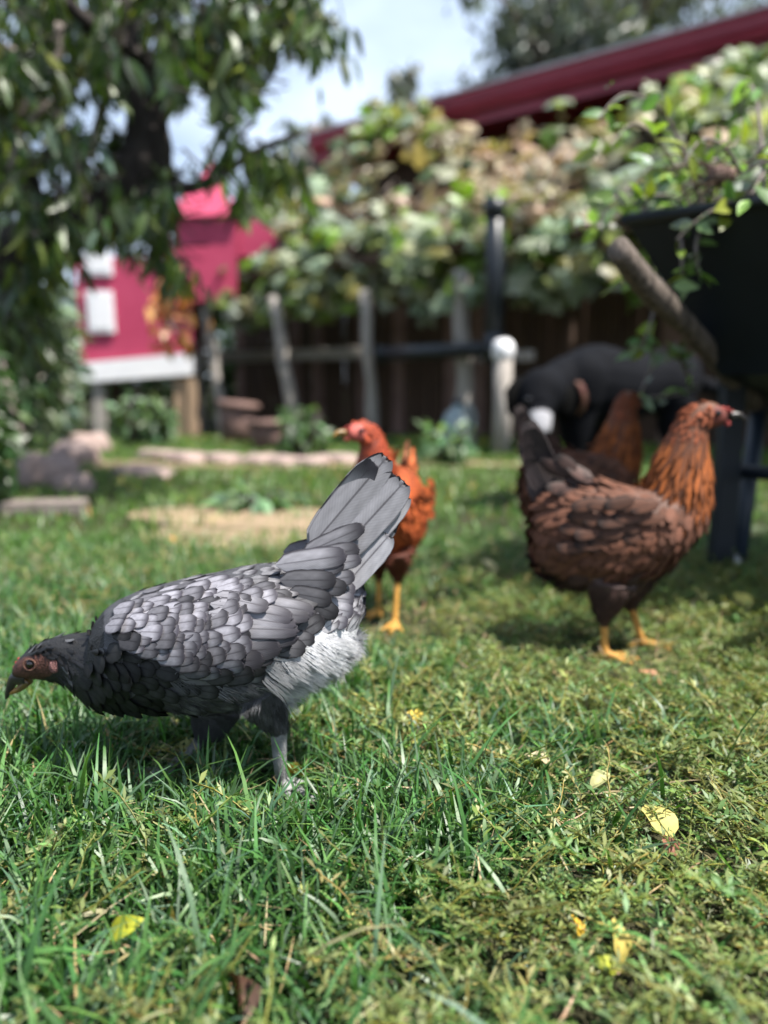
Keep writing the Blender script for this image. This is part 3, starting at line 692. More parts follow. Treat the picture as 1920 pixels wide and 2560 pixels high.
for pts, nl in (([P(1700, 560, 1.68), P(1705, 640, 1.6), P(1700, 720, 1.6), P(1650, 700, 1.58)], 8), ([P(1760, 540, 1.66), P(1740, 620, 1.58), P(1750, 690, 1.57)], 12),
                ([P(1640, 500, 1.7), P(1580, 470, 1.65), P(1530, 500, 1.62)], 12), ([P(1800, 400, 1.7), P(1680, 430, 1.66), P(1600, 540, 1.66)], 12), ([P(1900, 480, 1.6), P(1800, 420, 1.62), P(1730, 400, 1.62)], 12),
                ([P(1690, 860, 2.0), P(1640, 900, 1.9), P(1600, 985, 1.9)], 9), ([P(1720, 940, 2.0), P(1690, 880, 1.9), P(1640, 870, 1.9)], 10), ([P(1740, 960, 2.0), P(1700, 985, 1.9), P(1620, 992, 1.9)], 8), ([P(1640, 760, 1.9), P(1620, 830, 1.85), P(1600, 880, 1.85)], 8), ([P(1570, 520, 1.9), P(1500, 560, 1.9), P(1450, 560, 1.9)], 7)):
    spray(pts, nl, (.03, .055), .02)
m.build('stems', M['twig'], wh, True)
OM = np_mesh('weed_leaf', OVATE[0], OVATE[1], M['leafobj'])
LV.sort(key=lambda x: -x[2]*(1 if proj(x[0]+hl)[0] < 1925 else .2)); n_ = len(LV)
d_ = np.array([tuple(x[1]) for x in LV]); p_ = np.array([tuple(x[0]) for x in LV]); z_ = np.array([x[2] for x in LV]); k_ = rng.random(n_)
c_ = jitter_cols((.12, .20, .06), n_, .3, .1); c_[k_ < .16] = jitter_cols((.20, .29, .04), n_, .2)[k_ < .16]; c_[k_ > .75] = jitter_cols((.16, .22, .17), n_, .2)[k_ > .75]
nn = rng.normal(0, .6, (n_, 3)) + np.array([.1, -.4, .9]); fr = frames(d_, nn)
for i in range(200):
    o = link('leaf', OM, wh, Matrix([[*(fr[i][r]*z_[i]), p_[i][r]] for r in range(3)] + [[0, 0, 0, 1]])); o.color = (*c_[i], 1)
leaf_cloud('small_leaves', OVATE, p_[200:], d_[200:], nn[200:], z_[200:], c_[200:], M['leaf'], wh)
# roots clod on the heap
o = stone('root_clod', 1800, 1400, (.05, .045, .035), 'clod of dark roots lying on the weeds in the barrow', 'clay', sd=31, cat='root clod'); o.location = P(1800, 440, 1.62); m = MB()
for k in range(46):
    a = Vector((rnd.gauss(0, .018), rnd.gauss(0, .015), rnd.gauss(0, .01))); d = Vector((rnd.gauss(0, .05), rnd.gauss(0, .04), rnd.gauss(-.01, .03)))
    m.tube(smooth_path([a, a+d*.5+Vector((rnd.gauss(0, .01), 0, rnd.gauss(0, .012))), a+d], 3), .0016, 4)
m.build('root_strands', M['root'], o, True)

# ------------------------------------------------------------------ feathers
def feather_tmpl(n=7, m=4, p=2.3, camber=.35, bend=.10, tip=.88, curl=0.0, rag=0.0, seed=1):
    r_ = random.Random(seed)
    """unit feather: length 1 along +y, half width 1 along x (scaled later), normal +z"""
    v = []; uv = []; f = []
    for i in range(n+1):
        t = i/n; t = 1-(1-t)**1.7 if t > .35 else t*(1-.65**1.7)/.35; q = 2*(t**tip)-1; wd = max(0, 1-abs(q)**p)**(1/p)
        if i == 0: wd = .12
        if i == n: wd = .05
        for j in range(-m//2, m//2+1):
            s = j/(m/2); s *= 1 + (r_.uniform(-rag, rag) if abs(s) == 1 else 0); tt = t + (r_.uniform(-rag, rag)*.35 if i >= n-1 else 0) - (0.07*s*s*(t**3) if i == n else 0)
            v.append((s*wd, tt, -camber*.28*(s*wd)**2 - bend*t*t + curl*t**3)); uv.append((.5+.5*s, t))
    k = m+1
    for i in range(n):
        for j in range(m): f.append((i*k+j, i*k+j+1, (i+1)*k+j+1, (i+1)*k+j))
    return np.array(v, float), np.array(f), np.array(uv)
def tuft_tmpl(n=24, seg=4, seed=1):
    r = np.random.default_rng(seed); v = []; uv = []; f = []
    for k in range(n):
        a = r.uniform(-.55, .55); L = r.uniform(.7, 1.05); z0 = r.uniform(0, .18); x0 = r.uniform(-.5, .5); b = len(v)
        for i in range(seg+1):
            t = i/seg; wd = .05*(1-t)**.6+.008
            x = x0 + math.sin(a)*t*1.4; y = L*t; z = z0*t*1.5 - .12*t*t + .05*math.sin(5*t+k)
            v += [(x-wd, y, z), (x+wd, y, z)]; uv += [(.35, t*.6), (.65, t*.6)]
        for i in range(seg): f.append((b+2*i, b+2*i+1, b+2*i+3, b+2*i+2))
    return np.array(v, float), np.array(f), np.array(uv)
FT = {'round': feather_tmpl(9, 6, 2.2, .18, .07, .9, rag=.07), 'round_b': feather_tmpl(9, 6, 2.1, .22, .09, .82, rag=.09, seed=4), 'round_c': feather_tmpl(9, 6, 2.5, .15, .06, .95, rag=.08, seed=9), 'long': feather_tmpl(12, 6, 2.6, .12, .04, 1.0, rag=.05), 'tail': feather_tmpl(16, 4, 3.0, .07, -.02, 1.1, rag=.03), 'hackle': feather_tmpl(5, 2, 1.8, .5, .05, .8), 'tuft': tuft_tmpl(), 'soft': tuft_tmpl(18, 3, 5)}
FM = {k: np_mesh('feather_'+k, FT[k][0], FT[k][1], M['vane' if k == 'tail' else 'feather'], uv=FT[k][2]) for k in ('round', 'round_b', 'round_c', 'long', 'tail')}
def fmat(base, d, n, L, W, tilt):
    d = (d - n*d.dot(n)).normalized(); y = d*math.cos(tilt) + n*math.sin(tilt); z = n*math.cos(tilt) - d*math.sin(tilt); x = y.cross(z)
    return Matrix([[x[i]*W/2, y[i]*L, z[i]*L*.6, base[i]] for i in range(3)] + [[0, 0, 0, 1]])
def joined(name, items, parent, matkey):
    """items: (template key, matrix, colour) joined into one part"""
    Vs = []; Fs = []; Cs = []; Us = []; b = 0
    for k in {i[0] for i in items}:
        sub = [i for i in items if i[0] == k]; tv, tf, tu = FT[k]
        A = np.array([[list(r)[:3] for r in list(mm)[:3]] for _, mm, _ in sub]); T = np.array([[mm[r][3] for r in range(3)] for _, mm, _ in sub])
        V, F = inst(tv, tf, A, T); Vs.append(V); Fs.append(F+b); b += len(V)
        Cs.append(np.repeat(np.array([c for _, _, c in sub]), len(tv), 0)); Us.append(np.tile(tu, (len(sub), 1)))
    o = link(name, np_mesh(name, np.concatenate(Vs), np.concatenate(Fs), M[matkey], np.concatenate(Cs), np.concatenate(Us)), parent); o['kind'] = 'stuff'
    return o

# ------------------------------------------------------------------ animal bodies: one continuous surface
def animal_body(name, chains, voxel, parent, mat, colour, smooth_n=4):
    """chains: (name, [(x, y, z, r_side, r_up)], side axis or None); fused by a voxel remesh"""
    V = []; F = []; segs = []
    for cn, pts, side in chains:
        q = smooth_path(pts, 4); P3 = [Vector(x[:3]) for x in q]; v, f = tube(P3, [(float(max(x[3], .0005)), float(max(x[4], .0005))) for x in q], 16, True, side)
        b = len(V); V += v; F += [tuple(i+b for i in g) for g in f]
        for i in range(len(q)-1): segs.append((cn, q[i], q[i+1]))
    me = bpy.data.meshes.new(name); me.from_pydata([tuple(p) for p in V], [], F)
    o = link(name, me, parent); md = o.modifiers.new('r', 'REMESH'); md.mode = 'VOXEL'; md.voxel_size = voxel
    m2 = o.modifiers.new('s', 'SMOOTH'); m2.iterations = smooth_n; m2.factor = .5
    dg = bpy.context.evaluated_depsgraph_get(); new = bpy.data.meshes.new_from_object(o.evaluated_get(dg)); o.modifiers.clear(); o.data = new; bpy.data.meshes.remove(me)
    new.name = name; n_ = len(new.vertices); co = np.empty(n_*3, np.float32); new.vertices.foreach_get('co', co); co = co.reshape(-1, 3)
    best = np.full(n_, 1e9); idx = np.zeros(n_, int); tt = np.zeros(n_)
    for k, (cn, a, b) in enumerate(segs):
        A, B = np.array(a[:3]), np.array(b[:3]); AB = B-A; t = np.clip(((co-A)@AB)/(AB@AB+1e-12), 0, 1)
        rr = (a[3]+a[4])/2*(1-t) + (b[3]+b[4])/2*t; d = np.linalg.norm(co-(A+t[:, None]*AB), axis=1)-rr
        w_ = d < best; best[w_] = d[w_]; idx[w_] = k
    names = np.array([s[0] for s in segs]); cn = names[idx]
    cc = np.ones((n_, 4), np.float32); cc[:, :3] = colour(cn, co)
    a = new.color_attributes.new('col', 'FLOAT_COLOR', 'POINT'); a.data.foreach_set('color', cc.ravel())
    new.materials.clear(); new.materials.append(M[mat]); new.polygons.foreach_set('use_smooth', [True]*len(new.polygons))
    tang = np.array([np.array(s[2][:3])-np.array(s[1][:3]) for s in segs]); tang /= np.linalg.norm(tang, axis=1, keepdims=True)+1e-9
    return o, co, cn, tang[idx]
def scatter(me, cn, tang, region, maxn=30000, seed=1):
    """spaced points on a body; region(p, n, chain) -> None or dict(sp=spacing, ...)"""
    r = np.random.default_rng(seed); me.calc_loop_triangles(); nt_ = len(me.loop_triangles)
    tri = np.empty(nt_*3, np.int32); me.loop_triangles.foreach_get('vertices', tri); tri = tri.reshape(-1, 3)
    co = np.empty(len(me.vertices)*3, np.float32); me.vertices.foreach_get('co', co); co = co.reshape(-1, 3)
    no = np.empty(len(me.vertices)*3, np.float32); me.vertices.foreach_get('normal', no); no = no.reshape(-1, 3)
    a, b, c = co[tri[:, 0]], co[tri[:, 1]], co[tri[:, 2]]; ar = np.linalg.norm(np.cross(b-a, c-a), axis=1)
    ti = r.choice(nt_, maxn, p=ar/ar.sum()); x = r.random((maxn, 2)); fl = x.sum(1) > 1; x[fl] = 1-x[fl]
    pts = a[ti] + (b[ti]-a[ti])*x[:, :1] + (c[ti]-a[ti])*x[:, 1:]; vi = tri[ti, 0]; out = []; grid = {}; cs = .012
    for i in range(maxn):
        p = Vector(pts[i]); n = Vector(no[vi[i]]); q = region(p, n, cn[vi[i]])
        if q is None: continue
        s = q['sp']; k = (int(p.x//cs), int(p.y//cs), int(p.z//cs)); ok = True; w_ = max(1, int(math.ceil(s/cs)))
        for dx in range(-w_, w_+1):
            for dy in range(-w_, w_+1):
                for dz in range(-w_, w_+1):
                    for o in grid.get((k[0]+dx, k[1]+dy, k[2]+dz), ()):
                        if (o-p).length_squared < s*s: ok = False; break
                    if not ok: break
                if not ok: break
            if not ok: break
        if ok:
            grid.setdefault(k, []).append(p); out.append((p, n, Vector(tang[vi[i]]), q))
    return out
def sphere(name, c, r, mat, parent, sc_=(1, 1, 1), n=12):
    m = MB(); m.tube([Vector(c)+Vector((0, 0, math.cos(math.pi*(1-i/n))*r*sc_[2])) for i in range(n+1)], [(max(.0002, math.sin(math.pi*i/n)*r*sc_[1]), max(.0002, math.sin(math.pi*i/n)*r*sc_[0])) for i in range(n+1)], 14, True, (0, 1, 0)); return m.build(name, M[mat], parent, True)
def toes(f, fwd, L=.05, r=.0042, spread=.55):
    """chains for one bird foot standing at f, toes towards the plan direction fwd"""
    out = []; a0 = math.atan2(fwd[1], fwd[0])
    for da, l in ((0, 1.0), (spread, .85), (-spread, .85), (math.pi*.95, .45)):
        d = Vector((math.cos(a0+da), math.sin(a0+da), 0)); p = Vector((f[0], f[1], 0)); pts = []
        for t, h, k in ((0, .010, 1.3), (.3, .010, 1.1), (.65, .006, 1.0), (.9, .006, .8), (1.0, .002, .35)):
            q = p + d*L*l*t; pts.append((q.x, q.y, h, r*k, r*k))
        out.append(('toe', pts, None))
    return out

# ------------------------------------------------------------------ the grey hen
Y0 = .83; HX = P(560, 1600, Y0).x
hen = tag(empty('hen', (HX, Y0, 0)), 'slate grey laced hen bending forward in the foreground grass, tail raised', 'hen')
hloc = Vector((HX, Y0, 0))
def H(u, v, off=0.0): return P(u, v, Y0+off) - hloc
PXM = .00042
secs = [(862, 1420, 1500, .010), (840, 1402, 1575, .024), (800, 1388, 1650, .044), (740, 1392, 1706, .062), (660, 1404, 1746, .076), (570, 1424, 1766, .083), (480, 1442, 1774, .083), (400, 1466, 1772, .077), (340, 1494, 1782, .069), (290, 1532, 1778, .056), (250, 1560, 1766, .044), (212, 1574, 1738, .033), (178, 1582, 1717, .025), (140, 1592, 1706, .020), (105, 1610, 1702, .0178), (75, 1630, 1700, .0155), (50, 1655, 1698, .011), (36, 1676, 1694, .006)]
bp_ = []
for u, a, b, wd in secs:
    q0, q1 = H(u, a), H(u, b); c = (q0+q1)/2; bp_.append((c.x, 0, c.z, wd*.95, (q0.z-q1.z)/2*.97))
def tl2(u, v, off): q = H(u, v, off); return (q.x, q.y, q.z)
chains = [('body', bp_, (0, 1, 0))]
n1 = tl2(640, 1720, -.035); n2 = tl2(680, 1790, -.025); n3 = tl2(697, 1826, -.02); n4 = tl2(701, 1930, -.018); n5 = G(708, 1972) - hloc
chains += [('thigh', [(*n1, .026, .033), (*n2, .014, .018), (*n3, .0085, .0095)], None), ('shank', [(*n3, .0085, .0095), (*n4, .0064, .007), (n5.x, n5.y, .006, .007, .0075)], None)]
f1, f2, f3 = tl2(540, 1760, .03), tl2(520, 1840, .035), G(410, 1953) - hloc
chains += [('thigh', [(*f1, .026, .034), (*f2, .014, .018)], None), ('shank', [(*f2, .008, .009), ((f2[0]+f3.x)/2, (f2[1]+f3.y)/2, (f2[2])/2+.006, .006, .0065), (f3.x, f3.y, .006, .006, .0065)], None)]
chains += toes((n5.x, n5.y), (.75, -.65), .05) + toes((f3.x, f3.y), (-1, -.15), .052)
def hencol(cn, co):
    c = np.tile(np.array([.05, .05, .056]), (len(co), 1))
    c[cn == 'shank'] = (.19, .19, .195); c[cn == 'toe'] = (.2, .2, .2); c[cn == 'thigh'] = (.035, .035, .039)
    for i, p in enumerate(co):
        if cn[i] != 'body': continue
        u, v = proj(Vector((p[0], -abs(p[1]), p[2])) + hloc)
        if u < 260: c[i] = (.012, .012, .013)
        if 30 < u < 152 and ((u-86)/56)**2 + ((v-1670-(86-u)*.12)/32)**2 < 1: c[i] = np.array((.068, .027, .020))*rnd.uniform(.35, 1.5)
        elif u > 640 and v > 1560: c[i] = (.5, .5, .52)
    return c
hb, hco, hcn, htg = animal_body('body', chains, .0021, hen, 'skin', hencol, 3)
WING = [(255, 1560), (300, 1510), (360, 1478), (470, 1455), (580, 1475), (700, 1500), (772, 1545), (745, 1580), (640, 1650), (560, 1692), (470, 1690), (425, 1650), (330, 1625)]
def inside(u, v, poly):
    r = False; j = len(poly)-1
    for i in range(len(poly)):
        a, b = poly[i], poly[j]
        if (a[1] > v) != (b[1] > v) and u < (b[0]-a[0])*(v-a[1])/(b[1]-a[1])+a[0]: r = not r
        j = i
    return r
def hen_region(p, n, cn):
    if cn in ('shank', 'toe'): return None
    u, v = proj(Vector((p.x, -abs(p.y), p.z)) + hloc); g = rnd.random()
    if cn == 'thigh':
        if v > 1812: return None
        w_ = rnd.choice((.035, .05, .075, .10)); return dict(sp=.0050, L=.016, W=.011, c=(w_, w_, w_*1.06), k='soft' if g < .6 else 'tuft', t=.14)
    if (u < 60 and v > 1645) or ((u-86)/55)**2 + ((v-1670-(86-u)*.12)/31)**2 < 1: return None
    if u < 165: return dict(sp=.0042, L=.018, W=.0050, c=(.010, .010, .011) if g < .82 else (.09, .09, .095), k='hackle', t=.2)
    if u > 225 and u < 300 and v < 1610: return dict(sp=.006, L=.014, W=.007, c=(.02, .02, .022), k='hackle', t=.08)
    if u < 275 and v < 1600+(275-u)*.6: return dict(sp=.006, L=.026, W=.0075, c=(.014, .014, .016) if g < .8 else (.07, .07, .075), k='hackle', t=.14)
    if u > 640 and v > 1590 and v > 1585 + (850-u)*.30: 
        f = min(1, max(0, (u-640)/120)); w_ = .22+.27*f
        return dict(sp=.0058, L=.026+.01*g, W=.013, c=(w_, w_, w_*1.03), k='tuft', t=.2)
    if v > 1685 and u > 400: 
        w_ = rnd.choice((.05, .07, .09, .14)); return dict(sp=.009, L=.026, W=.020, c=(w_, w_, w_*1.08), k='soft' if g < .55 else 'round', t=.12)
    if u < 440 and v > 1600:
        w_ = .007 + .013*g + max(0, (u-300))/140*.018; return dict(sp=.0105, L=.027, W=.019, c=(w_, w_, w_*1.06), k='round', t=.12)
    if u > 775 and v > 1435: w_ = .30 + .1*g; return dict(sp=.009, L=.023, W=.016, c=(w_, w_*.98, w_*1.05), k='round', t=.16)
    if u > 560 and v > 1490: w_ = .06 + .03*g; return dict(sp=.0125, L=.034, W=.021, c=(w_, w_*.98, w_*1.08), k='round', t=.13)
    w_ = .13 + .08*g
    return dict(sp=.0105, L=.025, W=.0145, c=(w_, w_*.98, w_*1.05), k='round', t=.12)
near = []; far = []; hk = []; fl = []
for p, n, t, q in scatter(hb.data, hcn, htg, hen_region, 26000, 3):
    d = -t if t.x < 0 else t      # towards the tail
    u, v = proj(Vector((p.x, -abs(p.y), p.z)) + hloc)
    if q['k'] == 'tuft' or q['k'] == 'soft': d = d*.8 + Vector((0, 0, -.75)) + Vector((rnd.gauss(0, .15), rnd.gauss(0, .1), rnd.gauss(0, .15)))
    elif v > 1600: d = d + Vector((0, 0, -.35)); 
    else: d = d + Vector((0, 0, .10)) + Vector((0, (.25 if p.y > 0 else -.25), 0))
    if u < 300 and v > 1640: d = d + Vector((0, 0, -.3))
    d += Vector((rnd.gauss(0, .07), rnd.gauss(0, .07), rnd.gauss(0, .07)))
    if u < 310 and d.normalized().dot(n) < -.12 and v < 1620: q['L'] = .009; q['t'] = .04
    if n.z > .8 and q['k'] == 'round': q['t'] = .06
    jl = rnd.uniform(.88, 1.15); mm = fmat(p - n*.0005, d, n, q['L']*jl, q['W']*rnd.uniform(.9, 1.12), q['t']*rnd.uniform(.7, 1.3))
    jc = rnd.uniform(.8, 1.22); c = tuple(x*jc for x in q['c']) if q['k'] != 'hackle' else q['c']
    it = (q['k'], mm, c)
    if q['k'] == 'hackle': hk.append(it)
    elif q['k'] in ('tuft', 'soft'): fl.append(it)
    elif p.y < .004 and not inside(u, v, WING): near.append(it)
    else: far.append(it)
bvh = BVHTree.FromPolygons([v.co[:] for v in hb.data.vertices], [pp.vertices[:] for pp in hb.data.polygons])
def hit(u, v):
    o = Vector((0, 0, CAMH)) - hloc; r_ = bvh.ray_cast(o, ray(u, v).normalized())
    if r_[0] is None: q = bvh.find_nearest(H(u, v, -.04)); return q[0], q[1]
    return r_[0], r_[1]
def mirror(mm):
    S = Matrix.Diagonal((1, -1, 1, 1)); return S @ mm @ Matrix.Diagonal((-1, 1, 1, 1))
wing = []
# covert scales of the folded wing
pts = []
tries = 0
while tries < 4000:
    tries += 1; u, v = rnd.uniform(255, 640), rnd.uniform(1445, 1692)
    if not inside(u, v, WING): continue
    if u > 560 and v > 1520: continue
    sp = 20 if u < 480 else 24
    if any(((u-a)/1.2)**2+((v-b)*1.2)**2 < sp*sp for a, b in pts): continue
    pts.append((u, v))
for u, v in pts:
    p, n = hit(u, v); ang = R(-14 + 30*max(0, min(1, (520-u)/260)) * max(0, min(1, (v-1470)/120)))
    q, _ = hit(u+40*math.cos(ang), v+40*math.sin(ang)); d = q-p
    if d.length < 1e-4: continue
    low = min(1, max(0, (v-1600)/60)); w_ = rnd.uniform(.12, .27)*(1-.4*low)*(.45 if rnd.random() < .22 else 1)
    if u < 320 and v > 1580: w_ *= .35
    L = rnd.uniform(.024, .034); rg = min(1, max(0, (.92-n.z)/.25)); wing.append(('round', fmat(p+n*(.0015+(.002+.004*min(1, (u-255)/100))*rg), d, n, L, L*rnd.uniform(.56, .70), .05+.08*rg), (w_*1.0, w_*.97, w_*1.09)))
# flight feathers
for bu, bv, tu, tv, wd, off, w_ in ((540, 1500, 672, 1530, 32, .0135, .22), (530, 1515, 726, 1548, 36, .0135, .24), (525, 1535, 735, 1566, 34, .013, .25), (600, 1505, 778, 1535, 34, .011, .20), (590, 1520, 768, 1548, 30, .010, .17),
                                (500, 1570, 742, 1578, 34, .011, .20), (470, 1600, 740, 1588, 40, .010, .19), (440, 1640, 700, 1612, 46, .009, .17), (430, 1660, 660, 1640, 44, .008, .15), (440, 1680, 620, 1664, 36, .007, .14), (455, 1694, 580, 1690, 28, .006, .13),
                                (490, 1575, 614, 1640, 34, .0105, .13), (450, 1605, 555, 1655, 30, .0105, .15), (430, 1630, 510, 1670, 26, .0105, .15)):
    p, n = hit(bu, bv); q, n2_ = hit(tu, tv); n = (n+n2_*.6+Vector((0, -.4, 0))).normalized(); a = p + n*(off-.002); b = q + n2_*off*.9
    d = b-a; wing.append(('long', fmat(a, d, n, d.length, wd*PXM*1.45, .0), (w_*.82, w_*.80, w_*.89)))
# tail and tail coverts
tailf = []
for bu, bv, tu, tv, wd, off, w_, k in ((770, 1358, 935, 1150, 44, -.002, .36, 'tail'), (778, 1366, 968, 1140, 58, -.010, .27, 'tail'), (806, 1390, 990, 1186, 50, -.006, .30, 'tail'), (830, 1402, 1012, 1203, 60, -.012, .31, 'tail'), (842, 1428, 1018, 1238, 46, -.007, .46, 'tail'),
                                    (845, 1460, 985, 1290, 46, -.004, .26, 'tail'), (850, 1478, 974, 1338, 46, -.012, .45, 'tail'), (830, 1490, 930, 1390, 40, -.010, .30, 'tail'),
                                    (755, 1385, 912, 1316, 40, -.018, .16, 'long'), (690, 1412, 868, 1388, 50, -.026, .26, 'long'), (720, 1425, 862, 1410, 44, -.025, .17, 'long'), (760, 1400, 900, 1372, 42, -.020, .15, 'long'), (790, 1420, 905, 1398, 32, -.022, .24, 'long'),
                                    (700, 1450, 842, 1450, 44, -.030, .10, 'long'), (760, 1460, 868, 1470, 40, -.028, .09, 'long'), (720, 1480, 830, 1500, 40, -.034, .08, 'long'), (760, 1500, 845, 1535, 40, -.034, .05, 'long'),
                                    (790, 1455, 888, 1440, 36, -.024, .2, 'long'), (800, 1490, 886, 1500, 40, -.022, .36, 'long'), (800, 1515, 884, 1530, 40, -.024, .40, 'long'), (790, 1540, 870, 1558, 36, -.026, .42, 'long'), (800, 1470, 890, 1475, 36, -.02, .36, 'long')):
    a, b = H(bu, bv, off-.005), H(tu, tv, off*.8-.006); d = b-a
    tailf.append((k, fmat(a, d, Vector((.0, -1, .17)).normalized(), d.length, wd*PXM*(1.5 if k == 'tail' else 1.2), .0), (w_*.66, w_*.65, w_*.70) if k == 'tail' else (w_*.9, w_*.88, w_*.97)))
near.sort(key=lambda x: -abs(x[1].to_scale()[0]*x[1].to_scale()[1]))
lim = max(0, 330 - len(wing) - len(tailf))
for nm, lst in (('wing_feather', wing), ('tail_feather', tailf), ('body_feather', near[:lim])):
    for k, mm, c in lst:
        k = rnd.choice(('round', 'round_b', 'round_c')) if k == 'round' else k
        o = link(nm, FM[k], hen, mm); o.color = (*c, 1)
far += near[lim:] + [(k, mirror(mm), c) for k, mm, c in wing+tailf if k != 'round']
joined('plumage', far, hen, 'plumage'); joined('hackles', hk, hen, 'hackle'); joined('fluff', fl, hen, 'fluff')
for sgn in (-1, 1):
    p, n = hit(75, 1661); p = Vector((p.x, sgn*abs(p.y), p.z))
    sphere('eye', p - Vector((0, sgn*.0018, 0)), .0050, 'eye', hen)
    m = MB(); m.tube([p + Vector((.0064*math.cos(a), sgn*.0012, .0062*math.sin(a))) for a in [2*math.pi*i/16 for i in range(17)]], .0011, 6, False); m.build('eyelid', M['lid'], hen, True)
    p, n = hit(135, 1667); p = Vector((p.x, sgn*abs(p.y), p.z))
    sphere('ear_lobe', p, .0062, 'lobe', hen, (.9, .35, 1.15))
b0, b1, b2 = H(58, 1690), H(34, 1708), H(14, 1748)
m = MB(); m.tube(smooth_path([tuple(b0+Vector((.003, 0, 0))), tuple(b0*.45+b1*.55+Vector((-.001, 0, .002))), tuple(b1+Vector((-.002, 0, 0))), tuple(b2)], 4), [(.0078*(1-i/12)**.7+.0006, .0098*(1-i/12)**.7+.0007) for i in range(13)], 12, True, (0, 1, 0)); m.build('upper_beak', M['beak'], hen, True)
c0, c1 = H(72, 1700), H(21, 1735)
m = MB(); m.tube(smooth_path([tuple(c0), tuple((c0+c1)/2+Vector((.001, 0, -.0015))), tuple(c1)], 4), [(.0062*(1-i/8)**.6+.0005, .0050*(1-i/8)**.6+.0005) for i in range(9)], 10, True, (0, 1, 0)); m.build('lower_beak', M['beaky'], hen, True)
m = MB()
for i, (u, v, r) in enumerate(((38, 1686, .003), (40, 1675, .0036), (45, 1664, .0036), (51, 1655, .003))):
    q = H(u, v, .010); m.tube([q + Vector((.002, 0, -.005)), q, q + Vector((-.002, 0, .005))], [(.002, r), (.0022, r), (.0008, r*.4)], 8, True, (0, 1, 0))
m.build('comb', M['comb'], hen, True)

